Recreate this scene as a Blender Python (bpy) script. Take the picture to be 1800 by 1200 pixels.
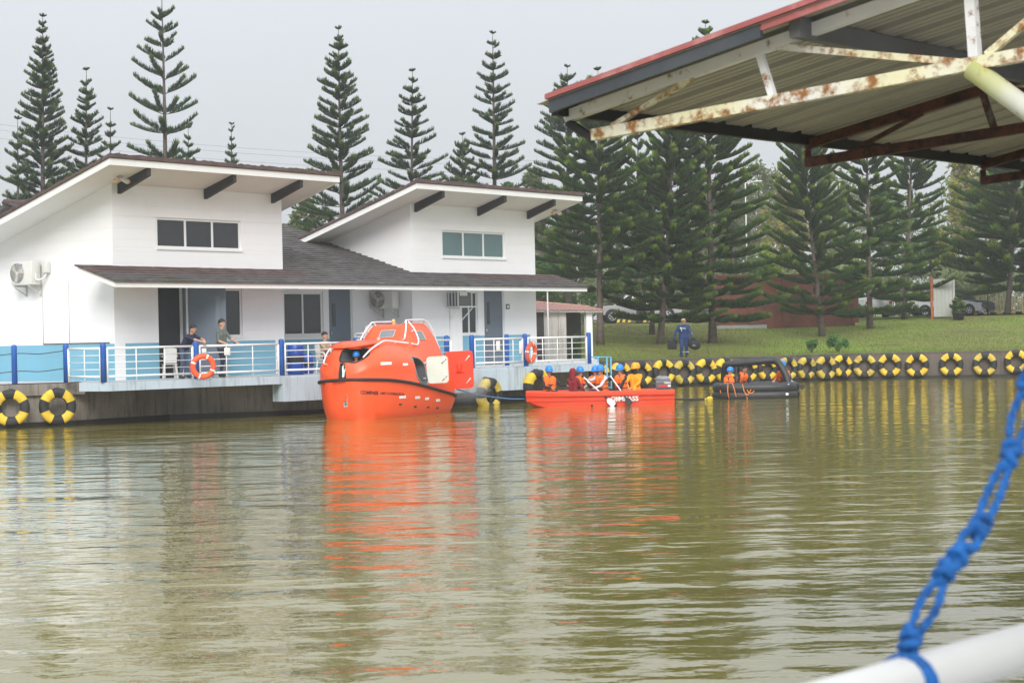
import bpy, bmesh, math, random
from mathutils import Vector, Matrix, noise
from mathutils.bvhtree import BVHTree

for o in list(bpy.data.objects):
    bpy.data.objects.remove(o, do_unlink=True)
S = bpy.context.scene
COL = S.collection
rnd = random.Random(11)
R = math.radians
PI = math.pi

# ------------------------------------------------------------------ camera
F, CH, PITCH, ROLL = 3500.0, 2.35, 12 / 3500.0, 0.022
CM = Matrix.Rotation(PI / 2 - PITCH, 3, 'X') @ Matrix.Rotation(-ROLL, 3, 'Z')
cd = bpy.data.cameras.new('camera')
cam = bpy.data.objects.new('camera', cd)
COL.objects.link(cam)
cam.matrix_world = Matrix.Translation((0, 0, CH)) @ CM.to_4x4()
cd.sensor_width = 36.0
cd.lens = 36.0 * F / 1800.0
cd.clip_start = 0.1
cd.clip_end = 4000
cd.dof.use_dof = True
cd.dof.focus_distance = 63.0
cd.dof.aperture_fstop = 8.0
S.camera = cam

# ------------------------------------------------------------------ sky, sun, exposure
W = bpy.data.worlds.new("World")
S.world = W
W.use_nodes = True
nt = W.node_tree
nt.nodes.clear()
sky = nt.nodes.new('ShaderNodeTexSky')
sky.sky_type = 'NISHITA'
sky.sun_disc = False
sky.sun_elevation = R(32)
sky.sun_rotation = R(178)
sky.air_density = 1.5
sky.dust_density = 6.0
tc = nt.nodes.new('ShaderNodeTexCoord')
sep = nt.nodes.new('ShaderNodeSeparateXYZ')
nt.links.new(tc.outputs['Generated'], sep.inputs[0])
mr = nt.nodes.new('ShaderNodeMapRange')          # overcast sky: brighter towards the zenith
mr.inputs['From Min'].default_value = 0.0
mr.inputs['From Max'].default_value = 1.0
mr.inputs['To Min'].default_value = 1.0
mr.inputs['To Max'].default_value = 2.7
nt.links.new(sep.outputs['Z'], mr.inputs['Value'])
nz = nt.nodes.new('ShaderNodeTexNoise')
nz.inputs['Scale'].default_value = 2.2
nz.inputs['Detail'].default_value = 4
nt.links.new(tc.outputs['Generated'], nz.inputs['Vector'])
mn = nt.nodes.new('ShaderNodeMapRange')
mn.inputs['To Min'].default_value = 0.93
mn.inputs['To Max'].default_value = 1.07
nt.links.new(nz.outputs['Fac'], mn.inputs['Value'])
mul = nt.nodes.new('ShaderNodeMath')
mul.operation = 'MULTIPLY'
nt.links.new(mr.outputs[0], mul.inputs[0])
nt.links.new(mn.outputs[0], mul.inputs[1])
cl = nt.nodes.new('ShaderNodeVectorMath')
cl.operation = 'SCALE'
cl.inputs[0].default_value = (6.9, 7.25, 7.7)     # cloud deck
nt.links.new(mul.outputs[0], cl.inputs['Scale'])
mx = nt.nodes.new('ShaderNodeMix')
mx.data_type = 'RGBA'
mx.inputs['Factor'].default_value = 0.94
nt.links.new(sky.outputs[0], mx.inputs['A'])
nt.links.new(cl.outputs[0], mx.inputs['B'])
bg = nt.nodes.new('ShaderNodeBackground')
bg.inputs['Strength'].default_value = 0.048
nt.links.new(mx.outputs['Result'], bg.inputs['Color'])
ow = nt.nodes.new('ShaderNodeOutputWorld')
nt.links.new(bg.outputs[0], ow.inputs['Surface'])

sd = bpy.data.lights.new('sun', 'SUN')
sd.energy = 1.5
sd.angle = R(25)
sd.color = (1.0, 0.97, 0.93)
sun = bpy.data.objects.new('sun', sd)
COL.objects.link(sun)
sun.rotation_euler = Vector((-0.02, 0.85, -0.54)).to_track_quat('-Z', 'Y').to_euler()

S.view_settings.view_transform = 'Standard'
S.view_settings.look = 'None'
S.view_settings.gamma = 1.0
S.view_settings.exposure = 0.93
S.view_settings.use_curve_mapping = False
S.cycles.max_bounces = 6
S.cycles.diffuse_bounces = 3
S.cycles.glossy_bounces = 3
S.cycles.transmission_bounces = 3
S.cycles.volume_bounces = 1
S.cycles.transparent_max_bounces = 6
S.cycles.use_denoising = True
S.cycles.use_adaptive_sampling = True
S.cycles.adaptive_threshold = 0.02
S.cycles.caustics_reflective = True
S.cycles.blur_glossy = 0.3
S.cycles.sample_clamp_indirect = 5.0
S.cycles.caustics_refractive = False


def ray(px, py):
    d = CM @ Vector((px - 900.0, 600.0 - py, -F))
    return d / d.y


def at(px, py, Y):
    return Vector((0, 0, CH)) + ray(px, py) * Y


def on_z(px, py, z):
    d = ray(px, py)
    return Vector((0, 0, CH)) + d * ((z - CH) / d.z)


# ------------------------------------------------------------------ object helpers
def tag(o, label=None, cat=None, group=None, kind=None):
    if label: o['label'] = label
    if cat: o['category'] = cat
    if group: o['group'] = group
    if kind: o['kind'] = kind
    return o


def empty(name, loc=(0, 0, 0), rz=0.0, label=None, cat=None, group=None):
    o = bpy.data.objects.new(name, None)
    COL.objects.link(o)
    o.location = loc
    o.rotation_euler = (0, 0, rz)
    o.empty_display_size = 0.2
    return tag(o, label, cat, group)


class MB:
    """collects geometry, links it as one mesh object"""
    def __init__(self):
        self.v, self.f, self.m, self.s = [], [], [], []

    def add(self, vs, fs, mi=0, smooth=False):
        b = len(self.v)
        self.v += [tuple(p) for p in vs]
        for q in fs:
            self.f.append(tuple(i + b for i in q))
            self.m.append(mi)
            self.s.append(smooth)
        return self

    def box(self, x0, y0, z0, x1, y1, z1, mi=0, M=None):
        vs = [Vector(p) for p in ((x0, y0, z0), (x1, y0, z0), (x1, y1, z0), (x0, y1, z0),
                                  (x0, y0, z1), (x1, y0, z1), (x1, y1, z1), (x0, y1, z1))]
        if M: vs = [M @ p for p in vs]
        return self.add(vs, [(0, 3, 2, 1), (4, 5, 6, 7), (0, 1, 5, 4), (1, 2, 6, 5), (2, 3, 7, 6), (3, 0, 4, 7)], mi)

    def rbox(self, c, s, r=0.02, mi=0, M=None, seg=2):
        bm = bmesh.new()
        bmesh.ops.create_cube(bm, size=1.0)
        bmesh.ops.scale(bm, vec=s, verts=bm.verts)
        bmesh.ops.bevel(bm, geom=list(bm.edges), offset=r, segments=seg, affect='EDGES', profile=0.5)
        bmesh.ops.translate(bm, vec=c, verts=bm.verts)
        if M: bmesh.ops.transform(bm, matrix=M, verts=bm.verts)
        bm.verts.index_update()
        self.add([v.co.copy() for v in bm.verts], [[v.index for v in f.verts] for f in bm.faces], mi, True)
        bm.free()
        return self

    def bar(self, a, b, w, h, up=(0, 0, 1), mi=0):
        a, b = Vector(a), Vector(b)
        d = (b - a).normalized()
        u = Vector(up)
        s = d.cross(u)
        if s.length < 1e-4: s = d.cross(Vector((1, 0, 0)))
        s.normalize()
        u = s.cross(d)
        vs = [p + s * (i * w / 2) + u * (j * h / 2) for p in (a, b) for i, j in ((-1, -1), (1, -1), (1, 1), (-1, 1))]
        return self.add(vs, [(0, 3, 2, 1), (4, 5, 6, 7), (0, 1, 5, 4), (1, 2, 6, 5), (2, 3, 7, 6), (3, 0, 4, 7)], mi)

    def tube(self, pts, r, n=8, mi=0, caps=True):
        pts = [Vector(p) for p in pts]
        rs = r if isinstance(r, (list, tuple)) else [r] * len(pts)
        vs, fs = [], []
        pu = None
        for i, p in enumerate(pts):
            d = (pts[min(i + 1, len(pts) - 1)] - pts[max(i - 1, 0)]).normalized()
            if pu is None:
                pu = d.orthogonal().normalized()
            u = pu - d * pu.dot(d)
            u.normalize()
            pu = u
            w = d.cross(u)
            for k in range(n):
                a = 2 * PI * k / n
                vs.append(p + (u * math.cos(a) + w * math.sin(a)) * rs[i])
        for i in range(len(pts) - 1):
            for k in range(n):
                k2 = (k + 1) % n
                fs.append((i * n + k, i * n + k2, (i + 1) * n + k2, (i + 1) * n + k))
        if caps:
            fs.append(tuple(range(n))[::-1])
            fs.append(tuple(range((len(pts) - 1) * n, len(pts) * n)))
        return self.add(vs, fs, mi, True)

    def ell(self, c, rad, M=None, n=12, m=8, mi=0, zmin=-1.0):
        vs, fs = [], []
        for i in range(m + 1):
            t = -PI / 2 + PI * i / m
            zz = max(math.sin(t), zmin)
            cr = math.cos(t) if zz == math.sin(t) else math.sqrt(max(0, 1 - zmin * zmin)) * (i / max(1, m)) * 1.2
            for k in range(n):
                a = 2 * PI * k / n
                p = Vector((rad[0] * cr * math.cos(a), rad[1] * cr * math.sin(a), rad[2] * zz))
                if M: p = M @ p
                vs.append(p + Vector(c))
        for i in range(m):
            for k in range(n):
                k2 = (k + 1) % n
                fs.append((i * n + k, i * n + k2, (i + 1) * n + k2, (i + 1) * n + k))
        return self.add(vs, fs, mi, True)

    def prism(self, poly, d, mi=0):
        """closed prism: 3-D polygon extruded by vector d"""
        p = [Vector(q) for q in poly]
        d = Vector(d)
        n = len(p)
        vs = p + [q + d for q in p]
        fs = [tuple(range(n))[::-1], tuple(range(n, 2 * n))] + [(i, (i + 1) % n, n + (i + 1) % n, n + i) for i in range(n)]
        nn = Vector((0, 0, 0))
        for i in range(n):
            nn += p[i].cross(p[(i + 1) % n])
        if nn.dot(d) < 0:
            fs = [q[::-1] for q in fs]
        return self.add(vs, fs, mi)

    def loft(self, secs, closed=False, mi=0, smooth=True, cap=False):
        n = len(secs[0])
        vs = [p for s in secs for p in s]
        fs = []
        for i in range(len(secs) - 1):
            for k in range(n if closed else n - 1):
                k2 = (k + 1) % n
                fs.append((i * n + k, i * n + k2, (i + 1) * n + k2, (i + 1) * n + k))
        if cap:
            fs.append(tuple(range(n))[::-1])
            fs.append(tuple(range((len(secs) - 1) * n, len(secs) * n)))
        return self.add(vs, fs, mi, smooth)

    def mesh(self, name, mats):
        me = bpy.data.meshes.new(name)
        me.from_pydata(self.v, [], self.f)
        for m in (mats if isinstance(mats, (list, tuple)) else [mats]):
            me.materials.append(m)
        me.polygons.foreach_set('material_index', self.m)
        me.polygons.foreach_set('use_smooth', self.s)
        me.update()
        return me

    def build(self, name, mats, parent=None, loc=(0, 0, 0), rot=(0, 0, 0)):
        return link(name, self.mesh(name, mats), parent, loc, rot)


def link(name, me, parent=None, loc=(0, 0, 0), rot=(0, 0, 0)):
    o = bpy.data.objects.new(name, me)
    COL.objects.link(o)
    o.location = loc
    o.rotation_euler = rot
    if parent: o.parent = parent
    return o


def copy_tree(o, parent=None):
    c = o.copy()
    COL.objects.link(c)
    if parent: c.parent = parent
    for ch in list(o.children):
        copy_tree(ch, c)
    return c


def catmull(pts, n=6):
    pts = [Vector(p) for p in pts]
    P = [pts[0] * 2 - pts[1]] + pts + [pts[-1] * 2 - pts[-2]]
    out = []
    for i in range(1, len(P) - 2):
        for k in range(n):
            t = k / n
            a, b, c, d = P[i - 1], P[i], P[i + 1], P[i + 2]
            out.append(0.5 * ((2 * b) + (c - a) * t + (2 * a - 5 * b + 4 * c - d) * t * t + (3 * b - a - 3 * c + d) * t ** 3))
    out.append(pts[-1])
    return out


# ------------------------------------------------------------------ materials
def new_mat(name):
    m = bpy.data.materials.new(name)
    m.use_nodes = True
    t = m.node_tree
    return m, t, t.nodes['Principled BSDF']


def N(t, kind, **kw):
    n = t.nodes.new(kind)
    for k, v in kw.items():
        if k in ('scale', 'detail', 'rough'):
            n.inputs[{'scale': 'Scale', 'detail': 'Detail', 'rough': 'Roughness'}[k]].default_value = v
        else:
            setattr(n, k, v)
    return n


def ramp(t, src, stops):
    r = t.nodes.new('ShaderNodeValToRGB')
    e = r.color_ramp.elements
    while len(e) < len(stops): e.new(0.5)
    for q, (p, c) in zip(e, stops):
        q.position = p
        q.color = (c, c, c, 1) if not isinstance(c, (tuple, list)) else (*c, 1)
    t.links.new(src, r.inputs[0])
    return r.outputs[0]


def mixc(t, fac, a, b, mode='MIX'):
    m = t.nodes.new('ShaderNodeMix')
    m.data_type = 'RGBA'
    m.blend_type = mode
    for s, v in ((m.inputs['Factor'], fac), (m.inputs['A'], a), (m.inputs['B'], b)):
        if hasattr(v, 'is_linked'): t.links.new(v, s)
        elif isinstance(v, (tuple, list)): s.default_value = (*v, 1) if len(v) == 3 else v
        else: s.default_value = v
    return m.outputs['Result']


def pos(t, scale=(1, 1, 1), obj=False):
    mp = t.nodes.new('ShaderNodeMapping')
    mp.inputs['Scale'].default_value = scale
    if obj:
        c = t.nodes.new('ShaderNodeTexCoord')
        t.links.new(c.outputs['Object'], mp.inputs['Vector'])
    else:
        g = t.nodes.new('ShaderNodeNewGeometry')
        t.links.new(g.outputs['Position'], mp.inputs['Vector'])
    return mp.outputs[0]


def noise_fac(t, scale, detail=4, sc=(1, 1, 1), obj=False, rough=0.55):
    n = N(t, 'ShaderNodeTexNoise', scale=scale, detail=detail, rough=rough)
    t.links.new(pos(t, sc, obj), n.inputs['Vector'])
    return n.outputs['Fac']


def bump(t, b, h, strength=0.3, dist=0.02):
    n = t.nodes.new('ShaderNodeBump')
    n.inputs['Strength'].default_value = strength
    n.inputs['Distance'].default_value = dist
    t.links.new(h, n.inputs['Height'])
    t.links.new(n.outputs[0], b.inputs['Normal'])


def paint(name, col, rough=0.5, var=0.12, scale=1.5, dirt=None, dirt_amt=0.3, streak=False, metal=0.0, bmp=0.0, obj=False, dscale=2.0, spec=None):
    """painted / plain surface with uneven tone and optional dirt stains"""
    m, t, b = new_mat(name)
    c = mixc(t, ramp(t, noise_fac(t, scale, 5, obj=obj), [(0.3, 0.0), (0.7, 1.0)]),
             tuple(x * (1 - var) for x in col), tuple(min(1, x * (1 + var * 0.6)) for x in col))
    if dirt:
        sc = (4, 4, 0.35) if streak else (1, 1, 1)
        d = ramp(t, noise_fac(t, dscale, 6, sc, obj, 0.65), [(0.5, 0.0), (0.78, 1.0)])
        ml = t.nodes.new('ShaderNodeMath')
        ml.operation = 'MULTIPLY'
        ml.inputs[1].default_value = dirt_amt
        t.links.new(d, ml.inputs[0])
        c = mixc(t, ml.outputs[0], c, dirt)
    t.links.new(c, b.inputs['Base Color'])
    b.inputs['Roughness'].default_value = rough
    b.inputs['Metallic'].default_value = metal
    if spec is not None: b.inputs['Specular IOR Level'].default_value = spec
    if bmp: bump(t, b, noise_fac(t, 18, 4, obj=obj), bmp, 0.02)
    return m


M = {}
M['white_wall'] = paint('white_wall', (.82, .82, .83), .65, .025, .7, (.68, .68, .66), .16, True)
M['white_trim'] = paint('white_trim', (.80, .80, .79), .5, .03, 1.2, (.5, .5, .46), .15, True)
M['soffit'] = paint('soffit', (.84, .82, .82), .7, .03, .8, (.5, .48, .45), .12)
M['blue_band'] = paint('blue_band', (.17, .40, .53), .6, .06, .9, (.30, .45, .52), .2, True)
M['dark_beam'] = paint('dark_beam', (.035, .032, .036), .6, .2, 3)
M['frame_white'] = paint('frame_white', (.76, .77, .77), .4, .03, 2)
M['door_grey'] = paint('door_grey', (.125, .155, .20), .5, .08, 1.5)
M['cabin_grey'] = paint('cabin_grey', (.11, .11, .115), .8, .15, 3)
M['interior_dark'] = paint('interior_dark', (.03, .033, .04), .9, .2, 2)  # near-black paint in place of the shade inside unlit openings
M['post_blue'] = paint('post_blue', (.014, .095, .40), .45, .1, 2, (.1, .2, .4), .2)
M['rail_white'] = paint('rail_white', (.80, .81, .82), .4, .04, 3, (.5, .4, .3), .15)
M['slab_blue'] = paint('slab_blue', (.47, .56, .63), .75, .06, 1.2, (.10, .095, .075), .8, True, dscale=1.3)
M['slab_top'] = paint('slab_top', (.52, .54, .55), .85, .1, 1.5, (.2, .2, .18), .3)
M['old_concrete'] = paint('old_concrete', (.27, .24, .21), .9, .25, 1.4, (.035, .03, .026), .85, True, bmp=.5)
M['far_concrete'] = paint('far_concrete', (.135, .115, .10), .9, .25, 1.1, (.035, .03, .026), .8, True, bmp=.5)
M['wet_dark'] = paint('wet_dark', (.018, .017, .015), .5, .3, 2)
M['rubber'] = paint('rubber', (.018, .018, .019), .65, .25, 4, (.07, .065, .06), .35, bmp=.3)
M['tyre_yellow'] = paint('tyre_yellow', (.74, .50, .03), .6, .12, 5, (.16, .12, .05), .5, bmp=.25, dscale=4)
M['tyre_yellow_faded'] = paint('tyre_yellow_faded', (.55, .41, .06), .65, .2, 5, (.08, .07, .05), .75, bmp=.25, dscale=4)
M['boat_orange'] = paint('boat_orange', (.90, .098, .022), .38, .05, 1.0, (.78, .17, .07), .3, True, obj=True)
M['boat_orange_low'] = paint('boat_orange_low', (.72, .045, .012), .4, .1, 1.5, (.35, .06, .02), .4, obj=True)
M['workboat_orange'] = paint('workboat_orange', (.80, .062, .02), .45, .06, 1.4, (.6, .12, .06), .3, obj=True)
M['hatch_orange'] = paint('hatch_orange', (.88, .05, .012), .4, .05, 2, obj=True)
M['fender_black'] = paint('fender_black', (.022, .018, .018), .55, .2, 4)
M['grp_white'] = paint('grp_white', (.66, .67, .60), .45, .05, 3, (.45, .42, .33), .3, obj=True)
M['steel'] = paint('steel', (.62, .62, .62), .35, .1, 4, metal=.6)
M['black_text'] = paint('black_text', (.03, .012, .01), .6, .1, 4)
M['white_text'] = paint('white_text', (.85, .82, .80), .5, .03, 4)
M['reflective_tape'] = paint('reflective_tape', (.88, .82, .80), .35, .05, 5)
M['vest_orange'] = paint('vest_orange', (.93, .17, .018), .75, .1, 8, (.7, .1, .02), .3, bmp=.4, obj=True, dscale=8)
M['strap_dark'] = paint('strap_dark', (.025, .025, .03), .8, .2, 8)
M['helmet_blue'] = paint('helmet_blue', (.02, .23, .68), .35, .05, 4)
M['helmet_yellow'] = paint('helmet_yellow', (.92, .36, .015), .35, .05, 4)
M['skin'] = paint('skin', (.42, .22, .14), .55, .08, 10)
M['skin_tan'] = paint('skin_tan', (.50, .28, .18), .55, .08, 10)
M['hair'] = paint('hair', (.012, .010, .009), .6, .3, 30)
M['eye_dark'] = paint('eye_dark', (.015, .012, .01), .3, .1, 10)
M['lip'] = paint('lip', (.30, .10, .08), .5, .1, 10)


def cloth(name, col): return paint(name, col, .85, .14, 6, tuple(x * .6 for x in col), .35, bmp=.35, obj=True, dscale=7)


M['navy'] = cloth('navy_cloth', (.022, .028, .06))
M['denim'] = cloth('denim_cloth', (.06, .09, .16))
M['dark_denim'] = cloth('dark_denim_cloth', (.016, .022, .045))
M['sage'] = cloth('sage_cloth', (.12, .145, .125))
M['khaki'] = cloth('khaki_cloth', (.40, .29, .18))
M['black_cloth'] = cloth('black_cloth', (.018, .018, .022))
M['maroon'] = cloth('maroon_cloth', (.22, .012, .022))
M['white_cloth'] = cloth('white_cloth', (.66, .66, .70))
M['yellow_cloth'] = cloth('yellow_cloth', (.92, .36, .012))
M['coverall'] = cloth('coverall_cloth', (.012, .038, .13))
M['grey_cloth'] = cloth('grey_cloth', (.14, .14, .15))
M['shoe'] = paint('shoe', (.02, .018, .017), .6, .2, 8)
M['plastic_white'] = paint('plastic_white', (.72, .71, .68), .4, .05, 3, (.5, .46, .38), .2)
M['plastic_blue'] = paint('plastic_blue', (.012, .07, .36), .4, .1, 3)
M['ac_white'] = paint('ac_white', (.66, .66, .63), .5, .04, 2, (.45, .42, .35), .25, True)
M['ac_grey'] = paint('ac_grey', (.17, .17, .16), .6, .15, 6)
M['bracket'] = paint('bracket', (.50, .49, .45), .5, .1, 3, (.3, .2, .12), .4)
M['bright_blue'] = paint('bright_blue', (.02, .16, .55), .4, .05, 3)
M['sign_green'] = paint('sign_green', (.03, .12, .10), .5, .1, 5)
M['paper'] = paint('paper', (.80, .79, .75), .6, .03, 4)
M['ladder_blue'] = paint('ladder_blue', (.12, .42, .62), .4, .1, 4, (.3, .2, .1), .3)
M['shed_wall'] = paint('shed_wall', (.55, .52, .47), .85, .1, 1.5, (.25, .19, .14), .6, True)
M['shed_dark'] = paint('shed_dark', (.07, .065, .06), .9, .25, 2)
M['shed_roof'] = paint('shed_roof', (.33, .16, .13), .6, .15, 2, (.15, .09, .07), .5)
M['shed_edge'] = paint('shed_edge', (.60, .36, .25), .6, .15, 4)
M['brick_wall'] = None
M['bark'] = paint('bark', (.125, .098, .08), .95, .3, 6, (.05, .042, .035), .6, bmp=.9, dscale=5)
M['car_white'] = paint('car_white', (.78, .79, .80), .25, .02, 2)
M['car_silver'] = paint('car_silver', (.50, .51, .52), .3, .04, 2, metal=.3)
M['car_dark'] = paint('car_dark', (.015, .02, .03), .3, .1, 2)
M['rim'] = paint('rim', (.55, .56, .58), .35, .05, 5, metal=.5)
M['tail_red'] = paint('tail_red', (.45, .012, .012), .3, .05, 5)
M['head_lamp'] = paint('head_lamp', (.6, .62, .63), .15, .05, 5)
M['kerb_yellow'] = paint('kerb_yellow', (.70, .50, .04), .7, .15, 4)
M['asphalt'] = paint('asphalt', (.06, .06, .06), .9, .2, 3)
M['dry_wood'] = paint('dry_wood', (.36, .30, .17), .9, .25, 5, (.16, .12, .07), .5)
M['panel_grey'] = paint('panel_grey', (.38, .39, .36), .7, .08, 2, (.25, .22, .18), .5, True)
M['rust_orange'] = paint('rust_orange', (.36, .11, .04), .85, .25, 4)
M['pot_dark'] = paint('pot_dark', (.03, .028, .028), .7, .2, 4)
M['red_trim'] = paint('red_trim', (.36, .105, .10), .4, .1, 2, (.66, .42, .42), .6, obj=True, dscale=4)
M['gable_grey'] = paint('gable_grey', (.05, .058, .07), .55, .12, 2, (.12, .12, .11), .4)
M['sheet_grey'] = paint('sheet_grey', (.38, .365, .335), .5, .06, 1.5, (.22, .16, .11), .3, dscale=3.5)
M['purlin_grey'] = paint('purlin_grey', (.16, .165, .175), .6, .15, 3, (.10, .055, .03), .5)
M['eave_black'] = paint('eave_black', (.025, .024, .026), .7, .3, 4)
M['rope_blue'] = paint('rope_blue', (.002, .085, .30), .85, .45, 45, (.03, .16, .46), .35, bmp=.8, obj=True, dscale=90)
M['pipe_white'] = paint('pipe_white', (.50, .50, .485), .4, .04, 6, (.5, .47, .4), .2)
M['floor_concrete'] = paint('floor_concrete', (.50, .50, .49), .85, .08, 1.5, (.25, .24, .22), .3)  # kept pale so the unseen slab bounces neutral light upwards
M['deck_timber'] = paint('deck_timber', (.16, .12, .09), .85, .2, 4)
M['raft_black'] = paint('raft_black', (.022, .023, .026), .5, .2, 3, (.07, .07, .07), .4, obj=True)
M['strap_orange'] = paint('strap_orange', (.75, .22, .03), .7, .15, 6)
M['wire'] = paint('wire', (.16, .16, .17), .6, .1, 3)
M['pole_grey'] = paint('pole_grey', (.60, .60, .58), .6, .1, 2)
M['cable_dark'] = paint('cable_dark', (.03, .03, .035), .7, .1, 3)
M['cable_blue'] = paint('cable_blue', (.06, .16, .32), .7, .1, 3)
M['motor_grey'] = paint('motor_grey', (.10, .115, .135), .4, .1, 3)
M['motor_top'] = paint('motor_top', (.22, .25, .28), .4, .1, 3)
M['motor_red'] = paint('motor_red', (.70, .03, .03), .4, .05, 3)
M['glow_lamp'] = paint('glow_lamp', (.75, .50, .18), .4, .1, 3)
M['beige_pipe'] = paint('beige_pipe', (.55, .42, .33), .6, .1, 3)


def rusty(name, base, rust, amt, moss=None):
    m, t, b = new_mat(name)
    f = ramp(t, noise_fac(t, 11, 8, rough=.72), [(0.62 - amt * .3, 0.0), (0.72 - amt * .25, 1.0)])
    c = mixc(t, ramp(t, noise_fac(t, 2.2, 4), [(.35, 0.), (.65, 1.)]), base, tuple(x * .82 for x in base))
    if moss:
        c = mixc(t, ramp(t, noise_fac(t, 1.7, 4), [(.42, 0.), (.62, .85)]), c, moss)
    rc = mixc(t, noise_fac(t, 22, 4), rust, tuple(x * .3 for x in rust))
    c = mixc(t, f, c, rc)
    t.links.new(c, b.inputs['Base Color'])
    b.inputs['Roughness'].default_value = .7
    bump(t, b, f, .4, .01)
    return m


M['rust_white'] = rusty('rust_white', (.80, .80, .80), (.46, .20, .06), .16)
M['rust_yellow'] = rusty('rust_yellow', (.80, .79, .72), (.50, .22, .06), .48, (.72, .68, .42))
M['moss_pipe'] = rusty('moss_pipe', (.66, .66, .56), (.34, .14, .05), .1, (.52, .54, .12))
M['rust_dark'] = rusty('rust_dark', (.10, .032, .022), (.05, .018, .013), .6)
M['rust_mid'] = rusty('rust_mid', (.16, .15, .14), (.12, .045, .03), .75)


def glass(name, col, rough=.06, spec=.5):
    m, t, b = new_mat(name)
    c = mixc(t, noise_fac(t, 1.2, 3), col, tuple(x * .6 for x in col))
    t.links.new(c, b.inputs['Base Color'])
    b.inputs['Roughness'].default_value = rough
    b.inputs['Specular IOR Level'].default_value = spec
    return m


M['glass_dark'] = glass('glass_dark', (.042, .046, .052))
M['glass_teal'] = glass('glass_teal', (.13, .22, .225), .15)
M['glass_grey'] = glass('glass_grey', (.22, .25, .28), .1)


def roof_tile(name, col, moss):
    m, t, b = new_mat(name)
    c = mixc(t, ramp(t, noise_fac(t, 2.5, 6), [(.3, 0.), (.7, 1.)]), tuple(x * .7 for x in col), tuple(x * 1.35 for x in col))
    c = mixc(t, ramp(t, noise_fac(t, .55, 4), [(.55, 0.), (.75, .75)]), c, moss)
    c = mixc(t, ramp(t, noise_fac(t, 9, 3), [(.68, 0.), (.74, .5)]), c, (.30, .28, .25))
    t.links.new(c, b.inputs['Base Color'])
    b.inputs['Roughness'].default_value = .85
    bump(t, b, noise_fac(t, 14, 4), .6, .03)
    return m


M['tile_dark'] = roof_tile('tile_dark', (.088, .080, .080), (.06, .055, .028))
M['tile_brown'] = roof_tile('tile_brown', (.10, .064, .062), (.10, .08, .055))


def brick_mat():
    m, t, b = new_mat('brick_wall')
    bt = t.nodes.new('ShaderNodeTexBrick')
    c = t.nodes.new('ShaderNodeTexCoord')
    mp = t.nodes.new('ShaderNodeMapping')
    mp.inputs['Rotation'].default_value = (R(90), 0, 0)
    t.links.new(c.outputs['Object'], mp.inputs['Vector'])
    t.links.new(mp.outputs[0], bt.inputs['Vector'])
    bt.inputs['Scale'].default_value = 1.0
    bt.inputs['Brick Width'].default_value = .24
    bt.inputs['Row Height'].default_value = .085
    bt.inputs['Mortar Size'].default_value = .008
    bt.inputs['Color1'].default_value = (.25, .065, .04, 1)
    bt.inputs['Color2'].default_value = (.17, .048, .03, 1)
    bt.inputs['Mortar'].default_value = (.16, .10, .08, 1)
    cc = mixc(t, ramp(t, noise_fac(t, .8, 4), [(.45, 0.), (.7, .6)]), bt.outputs['Color'], (.10, .05, .035))
    t.links.new(cc, b.inputs['Base Color'])
    b.inputs['Roughness'].default_value = .9
    return m


M['brick_wall'] = brick_mat()


def leaf_mat(name, dark, light, tip, trans=.25):
    """foliage: tone by position noise, new growth towards the branch tips (attribute tipness)"""
    m = bpy.data.materials.new(name)
    m.use_nodes = True
    t = m.node_tree
    t.nodes.clear()
    oi = t.nodes.new('ShaderNodeObjectInfo')
    c = mixc(t, ramp(t, noise_fac(t, .9, 3), [(.35, 0.), (.65, 1.)]), dark, light)
    c = mixc(t, oi.outputs['Random'], c, tuple((a + b) * .5 for a, b in zip(dark, light)))
    at_ = t.nodes.new('ShaderNodeAttribute')
    at_.attribute_name = 'tipness'
    c = mixc(t, at_.outputs['Fac'], c, tip)
    d = t.nodes.new('ShaderNodeBsdfDiffuse')
    tr = t.nodes.new('ShaderNodeBsdfTranslucent')
    t.links.new(c, d.inputs['Color'])
    t.links.new(c, tr.inputs['Color'])
    ms = t.nodes.new('ShaderNodeMixShader')
    ms.inputs[0].default_value = trans
    t.links.new(d.outputs[0], ms.inputs[1])
    t.links.new(tr.outputs[0], ms.inputs[2])
    o = t.nodes.new('ShaderNodeOutputMaterial')
    t.links.new(ms.outputs[0], o.inputs['Surface'])
    return m


M['pine'] = leaf_mat('pine_needles', (.034, .074, .030), (.064, .118, .044), (.18, .26, .05))
M['pine_sky'] = leaf_mat('pine_needles_cool', (.034, .068, .040), (.058, .100, .052), (.13, .19, .05))
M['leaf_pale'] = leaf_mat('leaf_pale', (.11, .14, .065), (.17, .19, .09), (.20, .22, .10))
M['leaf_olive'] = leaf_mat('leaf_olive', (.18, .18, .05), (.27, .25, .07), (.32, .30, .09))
M['leaf_green'] = leaf_mat('leaf_green', (.05, .10, .03), (.09, .16, .05), (.14, .22, .06))
M['leaf_bright'] = leaf_mat('leaf_bright', (.14, .22, .03), (.22, .30, .04), (.30, .36, .05), .35)
M['leaf_bush'] = leaf_mat('leaf_bush', (.05, .13, .04), (.09, .20, .06), (.16, .28, .08))
M['grass_blade'] = leaf_mat('grass_blade', (.10, .16, .03), (.16, .22, .05), (.22, .26, .07))


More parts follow.
